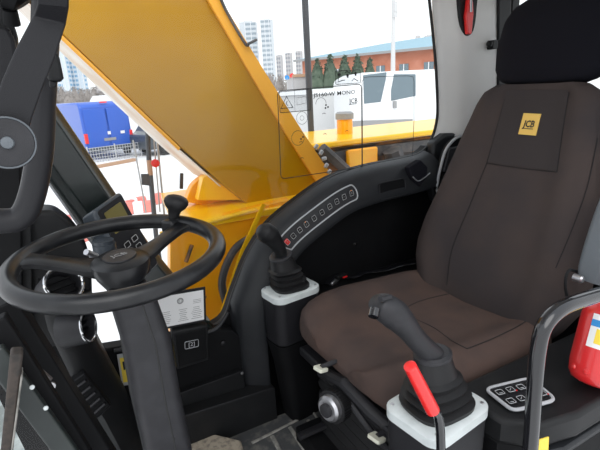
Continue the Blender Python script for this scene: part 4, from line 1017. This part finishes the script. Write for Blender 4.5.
# wire fence before the van
fn = thing('wire_fence', 'low galvanised mesh fence in front of the blue van', 'fence', G(112, 162))
a, c = G(60, 168), G(142, 156); d = c-a; n = 30
b = MB()
for k in range(n+1): p = a.lerp(c, k/n); b.tube([p, p+Vector((0, 0, .62))], .012, 4)
for h in (.05, .2, .35, .5, .62): b.tube([a+Vector((0, 0, h)), c+Vector((0, 0, h))], .012, 4)
b.build('mesh', 'fence', fn)
for k in range(4): p = a.lerp(c, k/3); b = MB(); b.tube([p, p+Vector((0, 0, .7))], .03, 6); b.build('post', 'fence', fn)
b = MB(); a, c = G(88, 170), G(135, 161); b.box((a+c)/2+Vector((0, 0, .06)), ((c-a).length, .2, .12), Matrix.Rotation(atan2((c-a).y, (c-a).x), 3, 'Z')); tag(b.build('kerb', 'curb', bevel=.01), 'rusty brown kerb at the foot of the mesh fence', 'kerb')
b = MB(); b.box((-.35, 2.1, -.50), (1.5, 2.0, .10)); b.box((-.35, 2.1, -.95), (1.1, 1.6, .8)); tag(b.build('front_step', 'stepgrey', bevel=.03), 'dull grey green step of the machine below the lower left glass', 'step')  # added slab, coloured like ground dimmed under the cab
# red and white barriers
for k, (px, py) in enumerate(((118, 214), (134, 213), (146, 206), (62, 232), (70, 245))):
    g = G(px, py); yw = (.4, -.2, .3, 1.2, .5)[k]; R = Matrix.Rotation(yw, 3, 'Z')
    t = thing('road_barrier', ('red and white plastic road barrier on the ground left of the spinner knob', 'middle red and white road barrier in the row beyond the monitor', 'farthest red and white road barrier in the row beyond the monitor', 'red and white road barrier seen left of the front pillar, upper one', 'red and white road barrier seen left of the front pillar, lower one')[k], 'barrier', g, 'road barriers lying in the yard')
    for j in range(4):
        b = MB(); b.prism([g+R @ Vector((x+.22*(j-1.5), y, z)) for x, y, z in ((-.11, -.12, 0), (.11, -.12, 0), (.11, -.06, .26), (-.11, -.06, .26))], R @ Vector((0, .12, 0))); b.build('segment', 'palered' if j % 2 else 'wcar', t, bevel=.02)

# white truck beyond the deck
g = at(395, 84, d=9.0)
cx_, cy_ = g.x, g.y; yt = radians(-24)
t, T, R = vehicle('truck', 'white truck with dark side windows parked beyond the yellow deck', 'truck', (cx_+.85, cy_+1.0, GZ), yt, 2.45, 2.3, 2.82, 'wcar', 'truck')
def onside(px, py):  # read off on the near side plane of the truck
    o_ = T(0, -1.16, 0); nrm = R @ Vector((0, -1, 0)); r = at(px, py, d=1)-Vector((0, 0, HC)); s = (o_-Vector((0, 0, HC))).dot(nrm)/r.dot(nrm); return Vector((0, 0, HC))+r*s
for ps in (((363, 75), (387, 72), (386, 80), (381, 102), (364, 104)), ((394, 74), (416, 74), (416, 96), (391, 101), (391, 90))):
    b = MB(); b.prism([onside(*p) for p in ps], R @ Vector((0, .03, 0))); b.build('side_window', 'winglass', t, bevel=.02)
b = MB(); b.prism([onside(*p) for p in ((393, 101), (396, 101), (396, 108), (393, 108))], R @ Vector((0, -.06, 0))); b.build('door_handle', 'capgrey', t)
b = MB(); b.prism([onside(*p) for p in ((352, 121), (412, 119), (412, 126), (352, 128))], R @ Vector((0, -.05, 0))); b.build('side_guard', 'capgrey', t)
# pale lorry body left of it
g0 = at(250, 97, d=12); g1 = at(352, 88, d=12); mid = (g0+g1)/2
ty = atan2((g1-g0).y, (g1-g0).x)
t = thing('box_trailer', 'pale grey box trailer behind the boom edge and the load chart', 'trailer', (mid.x, mid.y+1.2, GZ)); R = Matrix.Rotation(ty, 3, 'Z'); L = (g1-g0).length+2
b = MB(); b.box(mid+R @ Vector((0, 1.2, -1.0)), (L, 2.3, 1.9), R); b.build('box_body', 'block', t) if False else b.build('box_body', 'post', t, bevel=.03)
b = MB(); b.box(mid+R @ Vector((0, 1.2, 0)), (L+.1, 2.4, .12), R); b.build('roof_edge', 'wcar', t)
for sx in (-.38, .3):
    b = MB(); b.lathe([(0, 0), (.45, 0), (.45, .3), (0, .3)], Vector((mid.x, mid.y, GZ+.45))+R @ Vector((sx*L, .25, 0)), R @ Vector((0, 1, 0)), 20); b.build('wheel', 'tyre', t)

# brick building with blue roof
a = at(318, 86, d=75); c = at(452, 82, d=62); a.z = GZ; c.z = GZ
bb = thing('brick_building', 'low red brick building with a light blue hipped roof', 'building', (a+c)/2)
d = c-a; L = d.length; R = Matrix.Rotation(atan2(d.y, d.x), 3, 'Z'); H = at(372, 52, d=66).z-GZ; mid = (a+c)/2
def T(x, y, z): return mid+R @ Vector((x, y, z))
b = MB(); b.box(T(0, 8, H/2), (L+6, 16, H), R); wl_ = b.build('wall', 'brick', bb)
b = MB(); e = [T(-L/2-4, -1, H), T(L/2+4, -1, H), T(L/2+4, 17, H), T(-L/2-4, 17, H)]; H2 = at(398, 39, d=75).z-GZ
b.add(e+[T(-3, 8, H2-.6), T(L/2-4, 8, H2-.2)], [(0, 1, 5, 4), (1, 2, 5), (2, 3, 4, 5), (3, 0, 4), (3, 2, 1, 0)]); b.build('roof', 'broof', bb)
b = MB(); b.box(T(0, -1, H-.15), (L+8, .2, .35), R); b.build('eaves', 'capgrey', bb)
for k in range(6):
    b = MB(); b.box(T(-L/2+4+k*3.7, -.05, H*.60), (1.4, .12, 1.8), R); w = b.build('window', 'winglass', bb)
    b = MB(); b.box(T(-L/2+4+k*3.7, -.13, H*.60), (.12, .06, 1.8), R); b.build('mullion', 'white', w)
def blob_tree(name, label, cat, base, h, w, mt, group, conifer=True):
    t = thing(name, label, cat, base, group); base = Vector(base)
    b = MB(); b.tube([base, base+Vector((0, 0, h*.5))], w*.06, 6); b.build('trunk', 'bare', t)
    b = MB()
    for k in range(420):
        u = random.random(); a = random.uniform(0, 2*pi)
        rr = w/2*(((1-u)**.6 if conifer else sin(pi*min(1, u*.9+.08))**.6))*random.uniform(.5, 1)
        c = base+Vector((rr*cos(a), rr*sin(a), h*(.12+.86*u))); s = w*random.uniform(.03, .07)
        pts = [c+Vector((random.uniform(-1, 1), random.uniform(-1, 1), random.uniform(-.8, 1)))*s for _ in range(4)]
        b.add(pts, [(0, 1, 2), (0, 1, 3), (0, 2, 3), (1, 2, 3)])
    core = [(w*.05, h*.1), (w*.36, h*.25), (w*.34, h*.5), (w*.2, h*.75), (w*.03, h*.95)]; b.lathe(core, base, (0, 0, 1), 9)
    b.build('crown', mt, t, smooth=10)
    return t
for k, (px, ytop, w) in enumerate(((318, 58, 2.6), (331, 54, 2.8), (345, 55, 2.8), (358, 54, 2.6), (370, 57, 2.2))):
    p = at(px, 90, d=46); top = at(px, ytop, d=46).z; p.z = GZ
    blob_tree('conifer_tree', ('leftmost dark green conifer before the brick building', 'second conifer from the left before the brick building', 'middle dark conifer before the brick building', 'fourth conifer from the left before the brick building', 'rightmost smaller conifer before the brick building')[k], 'tree', p, top-GZ, w, 'tree', 'conifers before the brick building')
# light pole
up_ = thing('utility_pole', 'pale tall utility pole in front of the brick building', 'pole', (at(393, 84, d=40).x, at(393, 84, d=40).y, GZ))
p = at(393, 64, d=40); q = at(391.5, -25, d=40); b = MB(); b.tube([(p.x, p.y, GZ), (p.x, p.y, q.z)], [.26, .10], 10); b.build('shaft', 'post', up_)
b = MB(); b.box((p.x, p.y-.2, at(391, 10, d=40).z), (.3, .3, .8)); b.box((p.x, p.y-.2, at(391, 17, d=40).z), (.34, .3, .4)); b.build('junction_box', 'post', up_)
# kiosk with signs
kk = at(298, 90, d=48); t = thing('kiosk', 'small dark red roofed kiosk left of the tall pole', 'kiosk', (kk.x, kk.y, GZ))
zk = at(298, 76, d=48).z
b = MB(); b.box((kk.x, kk.y, (GZ+zk)/2), (1.7, 1.7, zk-GZ)); b.build('booth', 'block', t)
b = MB(); b.box((kk.x, kk.y, zk), (2.0, 2.0, .3)); b.build('roof', 'curb', t, bevel=.03)
for px, mt, lab in ((287, 'bluelabel', 'round blue sign'), (292, 'tail', 'red sign')):
    q = at(px, 77.5 if px == 287 else 75.5, d=44 if px == 287 else 46.5); t = thing('road_sign', lab+' on a thin post beside the kiosk', 'sign', (q.x, q.y, GZ))
    b = MB(); b.tube([(q.x, q.y, GZ), (q.x, q.y, q.z)], .05, 6); b.build('post', 'fence', t)
    b = MB(); b.lathe([(0, 0), (.22, 0), (.22, .04), (0, .04)], q, (-.4, -1, 0), 16); b.build('disc', mt, t)
# towers
def tower(px0, px1, ytop, dd, label, mt, crown=True, ybase=95):
    a = at(px0, ybase, d=dd); c = at(px1, ybase, d=dd); top = at((px0+px1)/2, ytop, d=dd).z; w = (c-a).length
    ctr = (a+c)/2; t = thing('tower_block', label, 'building', (ctr.x, ctr.y, GZ), 'distant tower blocks')
    R = Matrix.Rotation(-YAW*1.0, 3, 'Z')
    b = MB(); b.box((ctr.x, ctr.y, (top+GZ)/2), (w, w*.8, top-GZ), R); b.build('facade', mt, t)
    b = MB(); b.box((ctr.x, ctr.y, top+w*.05), (w*.5, w*.4, w*.12), R); b.build('roof_house', 'towerwhite', t)
    b = MB()
    for s in (-.5, -.17, .17, .5): b.box(Vector((ctr.x, ctr.y, (top+GZ)/2))+R @ Vector((s*w, -w*.4, 0)), (w*.04, w*.06, top-GZ), R)
    b.build('pilasters', 'towerwhite', t)
tower(62, 73, 50, 330, 'leftmost distant blue and white tower block', 'towerb'); tower(76, 88, 58, 340, 'distant tower block second from the left', 'towerb'); tower(40, 58, 62, 330, 'distant tower block half hidden by the casing', 'towerb')
tower(245, 261, 25, 330, 'distant tower block just right of the boom', 'tower', ybase=88); tower(265, 277, 23, 320, 'distant pale tower block with bright trim, right of its twin', 'tower', ybase=88)
tower(278, 284.5, 56, 360, 'lower distant block right of the pale towers', 'block', ybase=88); tower(287, 294, 54, 360, 'lower distant block between the pale towers and dark pole', 'block', ybase=88); tower(297, 304, 52, 365, 'lower distant block just left of the dark pole', 'block', ybase=86)
tower(415, 419, 37, 300, 'small distant block above the blue roof', 'block', ybase=80); tower(424, 432, 37, 300, 'small distant block above the blue roof by the window edge', 'block', ybase=80)
tower(100, 116, 85, 150, 'low grey building above the blue van', 'block', ybase=97)
# bare tree belt
rnd = random.Random(3)
for k in range(16):
    px = 50+6.5*k if k < 11 else 262+9*(k-11); dd = 95+rnd.uniform(-8, 8); yb = 100 if k < 11 else 90; yt_ = (90 if k < 11 else 77)+rnd.uniform(-3, 3)
    p = at(px, yb, d=dd); top = at(px, yt_, d=dd).z; t = Vector((p.x, p.y, GZ))
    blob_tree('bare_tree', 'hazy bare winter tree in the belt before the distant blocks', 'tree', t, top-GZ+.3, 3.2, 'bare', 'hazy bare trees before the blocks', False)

# ================================================================== LIGHT
w = bpy.data.worlds.new('world'); SC.world = w; w.use_nodes = True
nt = w.node_tree; bg = nt.nodes['Background']; bg.inputs[1].default_value = 1.45
tc = nt.nodes.new('ShaderNodeTexCoord'); sp_ = nt.nodes.new('ShaderNodeSeparateXYZ'); rp = nt.nodes.new('ShaderNodeValToRGB')
nt.links.new(tc.outputs['Generated'], sp_.inputs[0]); nt.links.new(sp_.outputs['Z'], rp.inputs['Fac']); nt.links.new(rp.outputs['Color'], bg.inputs[0])
rp.color_ramp.elements[0].position = 0; rp.color_ramp.elements[0].color = (.93, .95, .97, 1); rp.color_ramp.elements[1].position = .8; rp.color_ramp.elements[1].color = (.86, .92, 1, 1)
sun = bpy.data.lights.new('sun', 'SUN'); sun.energy = 1.5; sun.angle = radians(50); sun.color = (1, .98, .95)
so = bpy.data.objects.new('sun', sun); COL.objects.link(so); so.rotation_euler = frame(Vector((-.35, -.75, .9))).to_euler()
SC.view_settings.view_transform = 'Standard'; SC.view_settings.look = 'None'; SC.view_settings.exposure = 0.0

for o in SC.objects:
    if '_o' in o: del o['_o']
